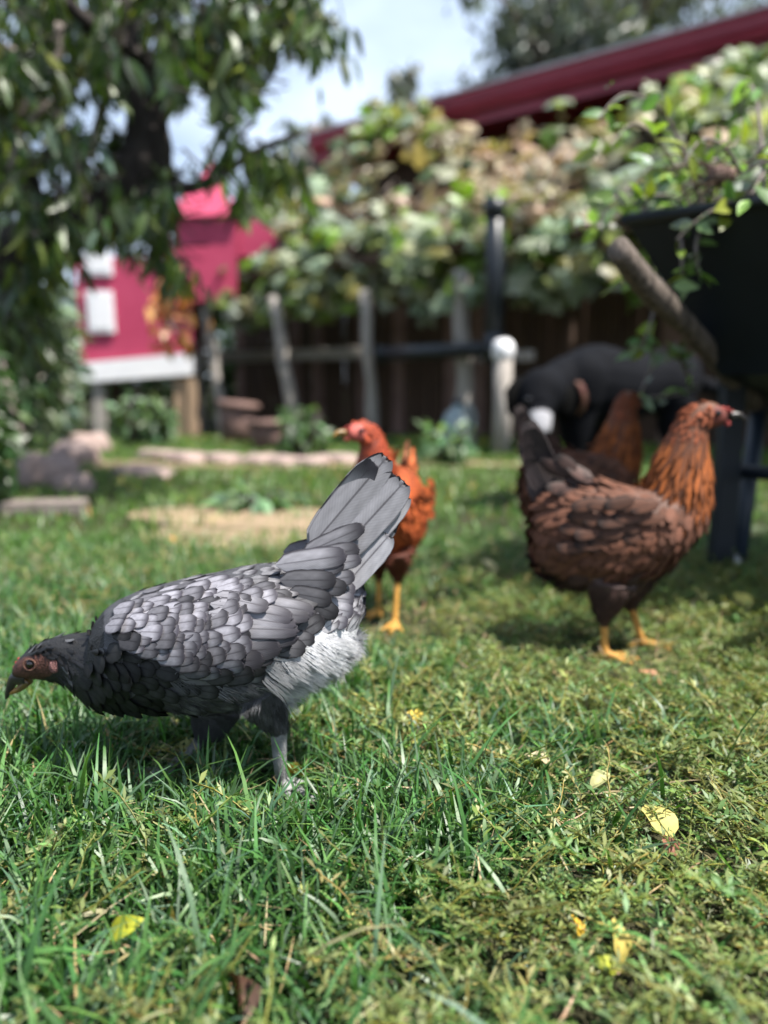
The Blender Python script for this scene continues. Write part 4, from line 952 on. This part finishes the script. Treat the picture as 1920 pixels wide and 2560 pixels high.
# ------------------------------------------------------------------ the brown and red hens (out of focus)
def back_hen(loc, yaw, scale, label, style, seed, headturn=0.0, neck=1.0, lift=.010, tl_=1.0):
    e = tag(empty('hen', loc, yaw), label, 'hen', None); e.scale = (scale,)*3
    K = .000635; X = lambda u: (u-1530)*K; Z = lambda v: (1632-v)*K + lift
    body = [(1325, 1225, 1290, .012), (1350, 1190, 1345, .034), (1400, 1168, 1425, .056), (1450, 1186, 1472, .066), (1520, 1192, 1480, .070), (1590, 1194, 1440, .068), (1650, 1192, 1372, .060), (1696, 1192, 1312, .046), (1726, 1212, 1275, .028), (1736, 1235, 1262, .012)]
    bc = [(X(u), 0, (Z(a)+Z(b))/2, wd, (Z(a)-Z(b))/2) for u, a, b, wd in body]
    nk = [(1660, 1270, .052, .056), (1672, 1200, .046, .050), (1680, 1140, .036, .042), (1688, 1090, .028, .033), (1702, 1048, .021, .026), (1730, 1032, .0185, .0235), (1758, 1034, .0145, .0175), (1778, 1036, .009, .010)]
    nc = []
    for i, (u, v, a, b) in enumerate(nk):
        x, z = X(u), Z(v); y = 0
        if i >= 3 and headturn: dx = x-X(1688); x, y = X(1688)+dx*math.cos(headturn), dx*math.sin(headturn)
        if neck != 1: z = Z(1270) + (z-Z(1270))*neck
        nc.append((x, y, z, a, b))
    ch = [('body', bc, (0, 1, 0)), ('neck', nc, (0, 1, 0) if not headturn else None)]
    for sg, hu, hv, su, sv, fu in ((-1, 1500, 1440, 1487, 1545, 1492), (1, 1590, 1430, 1582, 1530, 1618)):
        y = sg*.030
        ch += [('thigh', [(X(hu), y, Z(hv), .034, .044), (X((hu+su)/2), y, Z((hv+sv)/2-4), .025, .03), (X(su), y, Z(sv), .0095, .0105)], (0, 1, 0)),
               ('shank', [(X(su), y, Z(sv), .0075, .008), (X((su+fu)/2), y, Z((sv+1625)/2), .0062, .0065), (X(fu), y, .007, .007, .0075)], (0, 1, 0))]
        ch += toes((X(fu), y), (1, .1*sg), .056, .0045)
    hz = nc[5]
    def colr(cn, co):
        c = np.tile(np.array(style['body']), (len(co), 1)).astype(float)
        c[(cn == 'shank') | (cn == 'toe')] = style['leg']; c[cn == 'neck'] = style['neckdark']; c[cn == 'thigh'] = style['belly']
        f = np.linalg.norm((co - np.array([hz[0]+.018*math.cos(headturn), hz[1]+.018*math.sin(headturn), hz[2]-.002]))*np.array([1, 1, 1.4]), axis=1) < .027
        c[f] = style['face']; return c
    ob, co, cn, tg = animal_body('body', ch, .0034, e, 'skin', colr, 3)
    fx = Vector((hz[0]+.02*math.cos(headturn), hz[1]+.02*math.sin(headturn), hz[2]))
    def reg(p, n, c):
        if c in ('shank', 'toe'): return None
        g = rnd.random()
        if c == 'thigh': return dict(sp=.011, L=.022, W=.016, c=style['belly'], k='soft', t=.08) if p.z > .075 else None
        if (p-fx).length < .024: return None
        if c == 'neck':
            if p.z > hz[2]-.03: return dict(sp=.006, L=.018, W=.008, c=style['head'], k='hackle', t=.1)
            g = min(1, max(0, .5+rnd.gauss(0, .34))); return dict(sp=.0066, L=.046, W=.0068, c=tuple(a*g+b*(1-g) for a, b in zip(style['neck'], style['neckdark'])), k='hackle', t=.1)
        if p.z < .15: return dict(sp=.012, L=.04, W=.026, c=style['belly'], k='soft' if g < .5 else 'round', t=.14)
        return dict(sp=.0095, L=.034, W=.0145, c=tuple(a*g+b*(1-g) for a, b in zip(style['body'], style['body2'])), k='round', t=.11)
    it = []
    for p, n, t, q in scatter(ob.data, cn, tg, reg, 16000, seed):
        if q['k'] in ('soft',): d = Vector((-.5, 0, -1))
        elif p.z > .21 and p.x > .05: d = Vector((-.35, 0, -1))
        else: d = Vector((-1, 0, .05 if p.z > .25 else -.35))
        d += Vector((rnd.gauss(0, .12), rnd.gauss(0, .12), rnd.gauss(0, .12)))
        if (d - n*d.dot(n)).length < .05: continue
        jc = rnd.uniform(.8, 1.22)
        it.append((q['k'], fmat(p-n*.0005, d, n, q['L']*rnd.uniform(.85, 1.2), q['W'], q['t']*rnd.uniform(.6, 1.6)), tuple(x*jc for x in q['c'])))
    joined('plumage', it, e, 'plumsoft')
    # folded wings: loose rows of feathers on each flank
    for sg in (-1, 1):
        for i in range(4):
            for j in range(5):
                a = Vector((X(1600-j*38-i*10+rnd.gauss(0, 6)), sg*(.0745-.0012*i-.001*abs(j-2)), Z(1235+i*34+rnd.gauss(0, 6)))); d = Vector((-1, 0, -.18+.10*i+rnd.gauss(0, .12)))
                o = link('wing_feather', FM['round'], e, fmat(a, d, Vector((0, sg, .25+rnd.gauss(0, .08))).normalized(), .048, .022, .06)); g = rnd.uniform(.55, 1.15); o.color = (*[q*g for q in style['body']], 1)
    for i in range(9):
        k = i/8; a = Vector((X(1375), (.012 if i % 2 else -.012), Z(1225+k*60))); b = Vector((X(1290+k*14), (.02 if i % 2 else -.02), Z(1040+k*150))); d = (b-a)*tl_
        o = link('tail_feather', FM['tail'], e, fmat(a, d, Vector((0, 1 if i % 2 else -1, .2)).normalized(), d.length, .036, 0)); o.color = (*[x*(.75+.06*i) for x in style['tail']], 1)
    for i in range(22):
        k = rnd.random(); sg = 1 if i % 2 else -1; q_ = rnd.random(); a = Vector((X(1455-q_*75), sg*(.030-.006*q_), Z(1182+k*60-q_*30))); d = (Vector((X(1335), sg*.028, Z(1100+k*130)))-a).normalized()*rnd.uniform(.035, .055)
        o = link('tail_covert', FM['round_b'], e, fmat(a, d, Vector((rnd.gauss(0, .15), sg, .3+rnd.gauss(0, .2))).normalized(), d.length, .022, .06)); jc = rnd.uniform(.6, 1.5); o.color = (*[x*jc for x in style['covert']], 1)
    c_, s_ = math.cos(headturn), math.sin(headturn)
    def hp(dx, dy, dz): return Vector((hz[0]+dx*c_-dy*s_, hz[1]+dx*s_+dy*c_, hz[2]+dz))
    for sg in (-1, 1): sphere('eye', hp(.012, sg*.0165, .004), .0048, 'eye', e)
    m = MB(); m.tube(smooth_path([tuple(hp(.038, 0, 0)), tuple(hp(.052, 0, .001)), tuple(hp(.064, 0, -.008))], 4), [.0068, .0066, .006, .0055, .005, .004, .003, .002, .0008], 10); m.build('beak', M['beak' if style['dark'] else 'beaky'], e, True)
    m = MB()
    for i in range(4):
        q = hp(.040-i*.007, 0, .006+.006*math.sin(i*.8)); m.tube([q-Vector((0, 0, .005)), q, q+Vector((0, 0, .003))], [(.0016, .004), (.002, .0035), (.001, .0016)], 8)
    m.build('comb', M['comb'], e, True)
    for sg in (-1, 1): sphere('wattle', hp(.034, sg*.005, -.012), .0038, 'comb', e, (.8, .4, 1.2))
    return e
brown = dict(body=(.095, .040, .024), body2=(.125, .052, .032), belly=(.045, .024, .02), neck=(.30, .085, .02), neckdark=(.095, .030, .011), head=(.17, .045, .018), tail=(.032, .022, .022), covert=(.06, .030, .024), leg=(.44, .22, .05), face=(.12, .03, .022), dark=True)
red = dict(body=(.34, .075, .02), body2=(.24, .048, .014), belly=(.07, .018, .009), neck=(.34, .06, .016), neckdark=(.18, .028, .01), head=(.30, .05, .02), tail=(.40, .16, .09), covert=(.42, .11, .04), leg=(.50, .25, .05), face=(.40, .09, .07), dark=False)
b1_ = G(1535, 1636); back_hen((b1_.x, b1_.y, 0), 0, 1.0, 'brown hen with golden neck standing upright at the right', brown, 21)
back_hen((P(1452, 1200, 1.78).x, 1.78, 0), R(18), 1.03, 'brown hen half hidden behind the upright brown hen', brown, 22, headturn=R(25))
r1 = G(972, 1548); back_hen((r1.x, r1.y, 0), math.atan2(-.95, -.30), .90, 'rusty red hen facing forward behind the grey tail', red, 23, headturn=R(-38), neck=.92, lift=.03, tl_=.7)

# ------------------------------------------------------------------ the black dog
DY = 3.0; dp = P(1520, 1255, DY); dog = tag(empty('dog', (dp.x, DY, 0)), 'black dog with a white muzzle lowering its head behind the hens', 'dog')
def D(u, v, dy=0): return P(u, v, DY+dy) - Vector((dp.x, DY, 0))
def dc(pts): return [(*D(u, v, dy), a, b) for u, v, dy, a, b in pts]
gz = lambda u, dy: (D(u, 1250, dy).x, dy)
ch = [('body', dc([(1725, 985, .22, .06, .07), (1690, 965, .2, .12, .14), (1630, 955, .14, .115, .120), (1560, 968, .08, .125, .135), (1485, 965, .03, .135, .155), (1430, 985, -.02, .10, .125), (1405, 995, -.05, .06, .08)]), (0, 1, 0)),
      ('shoulder', dc([(1455, 890, -.05, .03, .03), (1462, 930, -.09, .06, .08), (1450, 1010, -.10, .05, .07)]), (0, 1, 0)), ('shoulder', dc([(1672, 900, .12, .03, .04), (1680, 960, .10, .06, .10), (1685, 1030, .10, .05, .06)]), (0, 1, 0)),
      ('neck', dc([(1470, 945, .0, .09, .10), (1420, 950, -.06, .085, .09), (1375, 975, -.12, .075, .08)]), None),
      ('head', dc([(1385, 950, -.12, .05, .05), (1358, 975, -.16, .088, .085), (1346, 1005, -.20, .078, .075), (1345, 1030, -.24, .055, .05)]), None),
      ('muzzle', dc([(1346, 1022, -.22, .05, .048), (1348, 1050, -.27, .044, .04), (1350, 1078, -.30, .036, .03), (1350, 1090, -.305, .02, .016)]), None),
      ('tail', dc([(1750, 960, .22, .035, .035), (1800, 980, .27, .03, .03), (1830, 1050, .3, .022, .022), (1850, 1110, .3, .01, .01)]), None)]
for u, dy, zt in ((1440, -.08, 1040), (1475, .10, 1040), (1700, .10, 1040), (1730, .28, 1040)):
    x = D(u, zt, dy).x; z = D(u, zt, dy).z; k = .05 if u > 1600 else 0
    ch.append(('leg', [(x, dy, z+.06, .06, .085), (x-.02*(k > 0), dy, z-.06, .045, .06), (x+k, dy, .17, .026, .03), (x+k*.6, dy, .05, .024, .026), (x-.02, dy, .02, .03, .03), (x-.06, dy, .015, .022, .016)], (0, 1, 0)))
def dogcol(cn, co):
    c = np.tile(np.array([.0035, .004, .006]), (len(co), 1)).astype(float); c[cn == 'muzzle'] = (.27, .27, .29)
    c[(cn == 'leg') & (co[:, 2] < .12)] = (.5, .5, .5); return c
animal_body('body', ch, .009, dog, 'coat', dogcol, 4)
for u in (1322, 1366): o = sphere('eye', D(u, 1000, -.255), .013, 'eye', dog)
sphere('nose', D(1351, 1094, -.32), .018, 'eye', dog)
for u, du in ((1308, -16), (1395, 14)):
    m = MB(); m.tube([D(u+du*.2, 950, -.14), D(u+du, 985, -.17), D(u+du*1.1, 1030, -.19), D(u+du*.8, 1050, -.19)], [(.02, .03), (.018, .045), (.014, .035), (.006, .01)], 10); m.build('ear', M['coat'], dog, True)
col_c = Vector(D(1420, 992, -.10)); ax = (Vector(D(1375, 975, -.12)) - Vector(D(1470, 945, 0))).normalized()
s1 = ax.orthogonal().normalized(); s2 = ax.cross(s1)
m = MB()
for o_ in (-.006, .006): m.tube([col_c + ax*o_ + (s1*math.cos(a)+s2*math.sin(a))*.074 for a in [2*math.pi*i/24 for i in range(25)]], .0065, 6, False)
m.build('collar', M['collar'], dog, True)
# small red plastic object of unknown kind, modelled as a ball on a cord
rb = P(1756, 1163, 2.6); ob = sphere('red_ball', (0, 0, 0), .026, 'redplastic', None); ob.location = (rb.x, rb.y, rb.z)
ob.location = (G(1757, 1170).x*.0 + rb.x, rb.y, rb.z); tag(ob, 'small red plastic object beside the wheelbarrow leg', 'plastic object')
mcord = MB(); mcord.tube([(0, 0, .02), (0, 0, .2)], .002, 5); mcord.build('cord', M['black'], ob, True)

# ------------------------------------------------------------------ grass
def blades(pos, az, lean, curl, L, W, twist, cols, seg=4):
    n = len(pos); th = lean[:, None] + curl[:, None]*np.linspace(0, 1, seg+1)[None, :]
    st = (L/seg)[:, None]; hx = np.concatenate([np.zeros((n, 1)), np.cumsum(np.sin(th[:, :-1])*st, 1)], 1); hz_ = np.concatenate([np.zeros((n, 1)), np.cumsum(np.cos(th[:, :-1])*st, 1)], 1)
    cx, cy = np.cos(az)[:, None], np.sin(az)[:, None]; C = np.stack([pos[:, 0:1]+hx*cx, pos[:, 1:2]+hx*cy, pos[:, 2:3]+np.maximum(hz_, .002)], 2)
    wd = W[:, None]*np.array([.8, 1.0, .9, .6, .08] if seg == 4 else [.9, .8, .1] if seg == 2 else [.85, 1, .65, .08])[None, :]/2
    tw = twist[:, None]*np.linspace(.3, 1, seg+1)[None, :]
    sx, sy = -np.sin(az)[:, None], np.cos(az)[:, None]
    Wv = np.stack([sx*np.cos(tw) + 0*wd, sy*np.cos(tw) + 0*wd, np.sin(tw) + 0*wd], 2)*wd[..., None]
    V = np.stack([C-Wv, C+Wv], 2).reshape(n, -1, 3); k = 2*(seg+1)
    f = np.array([(2*i, 2*i+1, 2*i+3, 2*i+2) for i in range(seg)]); F = (f[None]+(np.arange(n)*k)[:, None, None]).reshape(-1, 4)
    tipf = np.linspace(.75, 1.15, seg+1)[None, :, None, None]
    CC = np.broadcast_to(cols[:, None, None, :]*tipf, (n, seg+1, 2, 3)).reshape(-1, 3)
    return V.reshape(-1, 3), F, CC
def noise2(x, y, sc_, off=0): return np.array([noise.noise(Vector((a*sc_, b*sc_, off))) for a, b in zip(x, y)])
def field(n, y0, y1, marg=.35):
    y = np.sqrt(rng.random(n)*(y1**2-y0**2)+y0**2); hw = y*.50+marg; x = rng.uniform(-1, 1, n)*hw; return x, y
def long_mask(x, y):
    """where the lawn is made of long blades rather than creeping weed (1) - left side, middle clump, and patches"""
    m_ = 1/(1+np.exp((x+.02-.10*(y-.8))*14)); c = np.exp(-((x-.06)/.13)**2-((y-.72)/.13)**2); c2 = np.exp(-((x-.22)/.10)**2-((y-.95)/.12)**2)
    return np.clip(m_*.95 + c*.9 + c2*.6 + .55*noise2(x, y, 6, 2) + np.clip((y-1.05)*.8, 0, .6) + .03, 0.07, 1)
FEET = [(G(715, 1975), .05), (G(700, 2010), .045), (G(410, 1950), .04), (G(1650, 2080), .05), (G(1549, 2400), .035), (G(1510, 2440), .03), (G(312, 2355), .03), (G(1500, 1975), .04), (G(1500, 1660), .12), (G(1610, 1645), .11), (G(960, 1570), .13), (G(1010, 1570), .12)]
def hmask(x, y):
    h = np.where(y > 1.05, np.clip(1.15-.55*(y-.8), .5, 1), 1.0)
    for g, r in FEET: h = h*(1-.8*np.exp(-((x-g.x)**2+(y-g.y+.02)**2)/(r*r)))
    return h
parts = []
G1 = np.array([.038, .106, .024]); G2 = np.array([.066, .150, .036]); G3 = np.array([.078, .142, .075]); STRAW = np.array([.34, .29, .15])
def grass_cols(n, x=None, y=None):
    k = rng.random(n)[:, None]; c = np.where(k < .45, G1, np.where(k < .75, G2, G3)); c = jitter_cols(c, n, .22, .10)
    s = rng.random(n) < .025; c[s] = jitter_cols(STRAW, n, .2)[s]
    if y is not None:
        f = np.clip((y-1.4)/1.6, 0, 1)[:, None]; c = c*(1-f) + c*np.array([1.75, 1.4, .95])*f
    return c
x, y = field(34000, .34, 2.3); lm = long_mask(x, y); dd = dirt_at(x, y); keep = (rng.random(len(x)) < lm) & (rng.random(len(x)) < np.clip((dd-.25)*1.0+.5*noise2(x, y, 14, 5), .25, 1)); x, y, lm = x[keep], y[keep], lm[keep]; n = len(x)
L = rng.uniform(.03, .08, n)*(.55+.75*lm)*hmask(x, y); L[rng.random(n) < .05] *= 1.4
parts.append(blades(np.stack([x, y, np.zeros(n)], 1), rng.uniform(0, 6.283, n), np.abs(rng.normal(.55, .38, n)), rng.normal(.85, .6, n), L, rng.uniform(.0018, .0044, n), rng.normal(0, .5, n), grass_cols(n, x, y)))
x, y = field(30000, .34, 2.3); dd = dirt_at(x, y); keep = rng.random(len(x)) < np.clip((dd-.25)*1.0+.5*noise2(x, y, 14, 5), .3, 1); x, y = x[keep], y[keep]; n = len(x)   # short under-layer
parts.append(blades(np.stack([x, y, np.zeros(n)], 1), rng.uniform(0, 6.283, n), np.abs(rng.normal(.7, .4, n)), rng.normal(.6, .5, n), rng.uniform(.012, .034, n)*hmask(x, y), rng.uniform(.0013, .0028, n), rng.normal(0, .8, n), grass_cols(n, x, y)*.85, 3))
x, y = field(30000, .34, 1.25, .2); lm = long_mask(x, y); keep = rng.random(len(x)) < lm*.8; x, y, lm = x[keep], y[keep], lm[keep]; n = len(x)      # denser sward near by
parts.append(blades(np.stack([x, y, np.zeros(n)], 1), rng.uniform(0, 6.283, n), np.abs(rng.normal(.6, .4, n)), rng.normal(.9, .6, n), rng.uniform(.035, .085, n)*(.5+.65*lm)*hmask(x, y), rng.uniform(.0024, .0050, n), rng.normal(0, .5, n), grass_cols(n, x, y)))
n = 260; x, y = field(n, .36, .95, .1); k_ = rng.random(n) < np.clip(1.1-(x+.1)*1.8, .25, 1); x, y = x[k_], y[k_]; n = len(x)      # few long arching blades
parts.append(blades(np.stack([x, y, np.zeros(n)], 1), rng.uniform(0, 6.283, n), np.abs(rng.normal(.45, .25, n)), rng.normal(1.3, .35, n), rng.uniform(.09, .15, n)*np.clip(hmask(x, y), .4, 1), rng.uniform(.0034, .0055, n), rng.normal(0, .4, n), grass_cols(n, x, y)))
x, y = field(46000, 2.3, 6.6, .5); dd = dirt_at(x, y); keep = rng.random(len(x)) < np.clip((dd-.15)*1.0+.6*noise2(x, y, 9, 5), .22, 1); x, y = x[keep], y[keep]; n = len(x)
parts.append(blades(np.stack([x, y, np.zeros(n)], 1), rng.uniform(0, 6.283, n), np.abs(rng.normal(.5, .4, n)), rng.normal(.5, .5, n), rng.uniform(.025, .06, n), rng.uniform(.004, .009, n), rng.normal(0, .6, n), grass_cols(n, x, y), 2))
V = []; F = []; C = []; b = 0
for v, f, c in parts: V.append(v); F.append(f+b); C.append(c); b += len(v)
go = link('grass', np_mesh('grass', np.concatenate(V), np.concatenate(F), M['grass'], np.concatenate(C)))
tag(go, 'uneven green lawn grass with long blades at the left', 'grass', kind='stuff')
# creeping weed: thin runners with many tiny leaves
def sprig(seed):
    r = np.random.default_rng(seed); V = []; F = []; C = []
    a = 0.0; p = np.array([0., 0., .004]); z = .004
    path = [p.copy()]; nst = r.integers(9, 15)
    up = r.uniform(.2, 1.0)
    for i in range(nst):
        a += r.normal(0, .25); p = p + np.array([math.cos(a), math.sin(a), 0])*.0055 + np.array([0, 0, up*.004*math.sin(i/nst*2.6)]); path.append(p.copy())
    path = np.array(path)
    for i in range(len(path)):
        V += [path[i]+np.array([0, 0, .0006]), path[i]+np.array([.0005, -.0005, -.0004]), path[i]+np.array([-.0005, .0005, -.0004])]; C += [(1.55, 1.15, .8)]*3
        if i:
            q = 3*i
            for k in range(3): F.append((q-3+k, q-3+(k+1) % 3, q+(k+1) % 3, q+k))
    for i in range(1, len(path)):
        for k in range(r.integers(1, 4)):
            th = r.uniform(0, 6.28); d = np.array([math.cos(th), math.sin(th), r.uniform(-.1, .9)]); d /= np.linalg.norm(d); L = r.uniform(.006, .013); W = L*r.uniform(.10, .18)
            s = np.cross(d, [0, 0, 1.0]); s /= np.linalg.norm(s)+1e-6; s = s*math.cos(.5)+np.array([0, 0, 1])*r.normal(0, .3); o = path[i]; b = len(V)
            V += [o, o+d*L*.45+s*W+np.array([0, 0, .0004]), o+d*L+np.array([0, 0, -.001]), o+d*L*.45-s*W+np.array([0, 0, .0004])]; F.append((b, b+1, b+2, b+3))
            g = r.uniform(.7, 1.35); C += [(g, g, g)]*4
    return np.array(V), np.array(F), np.array(C)
tm = [sprig(i) for i in range(24)]
x, y = field(15500, .36, 2.0, .25); lm = long_mask(x, y); dd = dirt_at(x, y); keep = (rng.random(len(x)) < np.clip(1.05-lm, .05, 1)) & (dd > .9); x, y = x[keep], y[keep]
ti = rng.integers(0, 24, len(x)); Vs = []; Fs = []; Cs = []; b = 0
for k in range(24):
    i = np.where(ti == k)[0]; n = len(i); az = rng.uniform(0, 6.283, n); s_ = rng.uniform(.75, 1.35, n)*(.35+.65*hmask(x[i], y[i])); tx = rng.normal(0, .25, n)
    Rm = np.stack([np.stack([np.cos(az)*s_, -np.sin(az)*s_, 0*az], 1), np.stack([np.sin(az)*s_, np.cos(az)*s_, 0*az], 1), np.stack([tx*0, tx*s_, s_*1.1], 1)], 1)
    v, f = inst(tm[k][0], tm[k][1], Rm, np.stack([x[i], y[i], rng.uniform(.0, .022, n)*hmask(x[i], y[i])], 1))
    kk = rng.random(n)[:, None]; bc = jitter_cols(np.where(kk < .62, np.array([.125, .165, .045]), np.where(kk < .78, np.array([.21, .225, .085]), np.array([.09, .175, .05]))), n, .2, .08)
    Vs.append(v); Fs.append(f+b); b += len(v); Cs.append((bc[:, None, :]*tm[k][2][None]).reshape(-1, 3))
V = np.concatenate(Vs); V[:, 2] = np.maximum(V[:, 2], .001)
wo_ = link('creeping_weed', np_mesh('creeping_weed', V, np.concatenate(Fs), M['weed'], np.concatenate(Cs)))
tag(wo_, 'olive creeping weed with tiny leaves matted through the lawn', 'weed', kind='stuff')
# dry stems and clippings
n = 2200; x, y = field(n, .4, 2.0, .1)
v, f, c = blades(np.stack([x, y, rng.uniform(.01, .03, n)], 1), rng.uniform(0, 6.283, n), rng.normal(1.4, .2, n), rng.normal(.1, .5, n), rng.uniform(.02, .07, n), rng.uniform(.0010, .0022, n), rng.normal(0, .6, n), jitter_cols((.36, .28, .15), n, .25))
tag(link('dry_stems', np_mesh('dry_stems', v, f, M['weed'], c)), 'straw coloured dry stems scattered through the lawn', 'dry grass', kind='stuff')

# ------------------------------------------------------------------ fallen leaves
def fallen(name, u, v, L, W, c, lab, rz, tilt=(0, 0), z=.03, fold=.3, n=6, droop=.12, rnd_tip=False):
    vv = []; f = []
    for i in range(n+1):
        t = i/n; wd = W/2*(max(0, 1-abs(2*t-1)**2.4))**.5 if rnd_tip else W/2*math.sin(math.pi*t)**.8
        wd = max(wd, .0006)
        for s in (-1, -.5, 0, .5, 1): vv.append((s*wd, (t-.5)*L, fold*abs(s)*wd - droop*L*(2*t-1)**2 + .0012*math.sin(9*t+s*4)))
    for i in range(n):
        for j in range(4): f.append((i*5+j, i*5+j+1, i*5+j+6, i*5+j+5))
    o = link(name, np_mesh(name, vv, np.array(f), M['dryleaf'])); g = G(u, v); d = (g - Vector((0, 0, CAMH))); g = Vector((0, 0, CAMH)) + d*((CAMH-z)/CAMH)
    o.location = g; o.rotation_euler = (tilt[0], tilt[1], rz); o.color = (*c, 1)
    st = MB(); st.tube([(0, -L*.5, -droop*L), (.001, -L*.62, -droop*L-.001), (.003, -L*.72, -droop*L)], [.0007, .0006, .0005], 5); st.build('leaf_stalk', M['woodwarm'], o, True)
    return tag(o, lab, 'leaf', 'fallen leaves on the lawn')
YL = (.52, .46, .10)
fallen('fallen_leaf', 1650, 2045, .039, .036, (.42, .37, .12), 'big round pale yellow leaf lying in the weeds at the right', .5, (R(24), R(8)), .030, .12, rnd_tip=True)
fallen('fallen_leaf', 1500, 1948, .030, .016, (.40, .39, .18), 'pale folded yellow leaf above the big round leaf', -.9, (R(20), R(20)), .032, .6)
fallen('fallen_leaf', 1549, 2352, .030, .015, (.45, .36, .09), 'upright pointed yellow leaf near the bottom right', .25, (R(50), R(10)), .034, .5)
fallen('fallen_leaf', 1518, 2412, .016, .014, (.30, .33, .03), 'small bright lime leaf just below the upright pointed leaf', 1.2, (R(25), R(-10)), .03, .2, rnd_tip=True)
fallen('fallen_leaf', 312, 2322, .030, .016, (.32, .33, .03), 'bright yellow-green folded leaf at the lower left', -1.0, (R(35), R(35)), .036, .9)
fallen('fallen_leaf', 730, 1930, .032, .022, (.48, .30, .05), 'orange-yellow leaf beside the grey hen foot', 2.3, (R(30), R(35)), .016, .7)
fallen('fallen_leaf', 1036, 1795, .030, .020, (.62, .45, .08), 'yellow leaf in the grass right of the grey hen tail end', -.4, (R(35), 0), .03, .3, rnd_tip=True)
fallen('fallen_leaf', 428, 1345, .036, .020, (.36, .21, .07), 'blurred orange leaf in the grass above the hen back', .9, (R(25), R(15)), .03, .5)
fallen('fallen_leaf', 892, 2300, .026, .020, (.38, .38, .12), 'olive yellow leaf flat in the weeds at bottom centre', 1.0, (R(25), 0), .025, .15, rnd_tip=True)
fallen('fallen_leaf', 1446, 2316, .018, .010, (.6, .38, .04), 'tiny orange leaf left of the upright pointed leaf', .6, (R(45), R(20)), .03, .4)
fallen('fallen_leaf', 1352, 1896, .034, .022, (.5, .42, .26), 'beige dry leaf half buried right of centre', 1.3, (R(20), 0), .03, .3)
fallen('fallen_leaf', 1858, 1497, .040, .034, (.58, .52, .14), 'blurred pale yellow leaf by the right edge behind the hen', .3, (R(35), 0), .04, .2, rnd_tip=True)
fallen('fallen_leaf', 1225, 1412, .045, .035, (.55, .48, .24), 'blurred pale leaf left of the brown hen tail', .9, (R(35), 0), .035, .2, rnd_tip=True)
fallen('fallen_leaf', 1630, 1690, .036, .024, (.34, .17, .09), 'brown dry leaf below the brown hen foot', 1.2, (R(30), 0), .03, .4)
fallen('fallen_leaf', 1675, 2115, .022, .016, (.24, .10, .06), 'reddish brown leaf scrap below the big round leaf', .2, (R(35), 0), .026, .4)
fallen('fallen_leaf', 595, 2492, .040, .022, (.05, .022, .012), 'dark curled dead leaf at the bottom edge', .7, (R(30), R(40)), .022, 1.1)
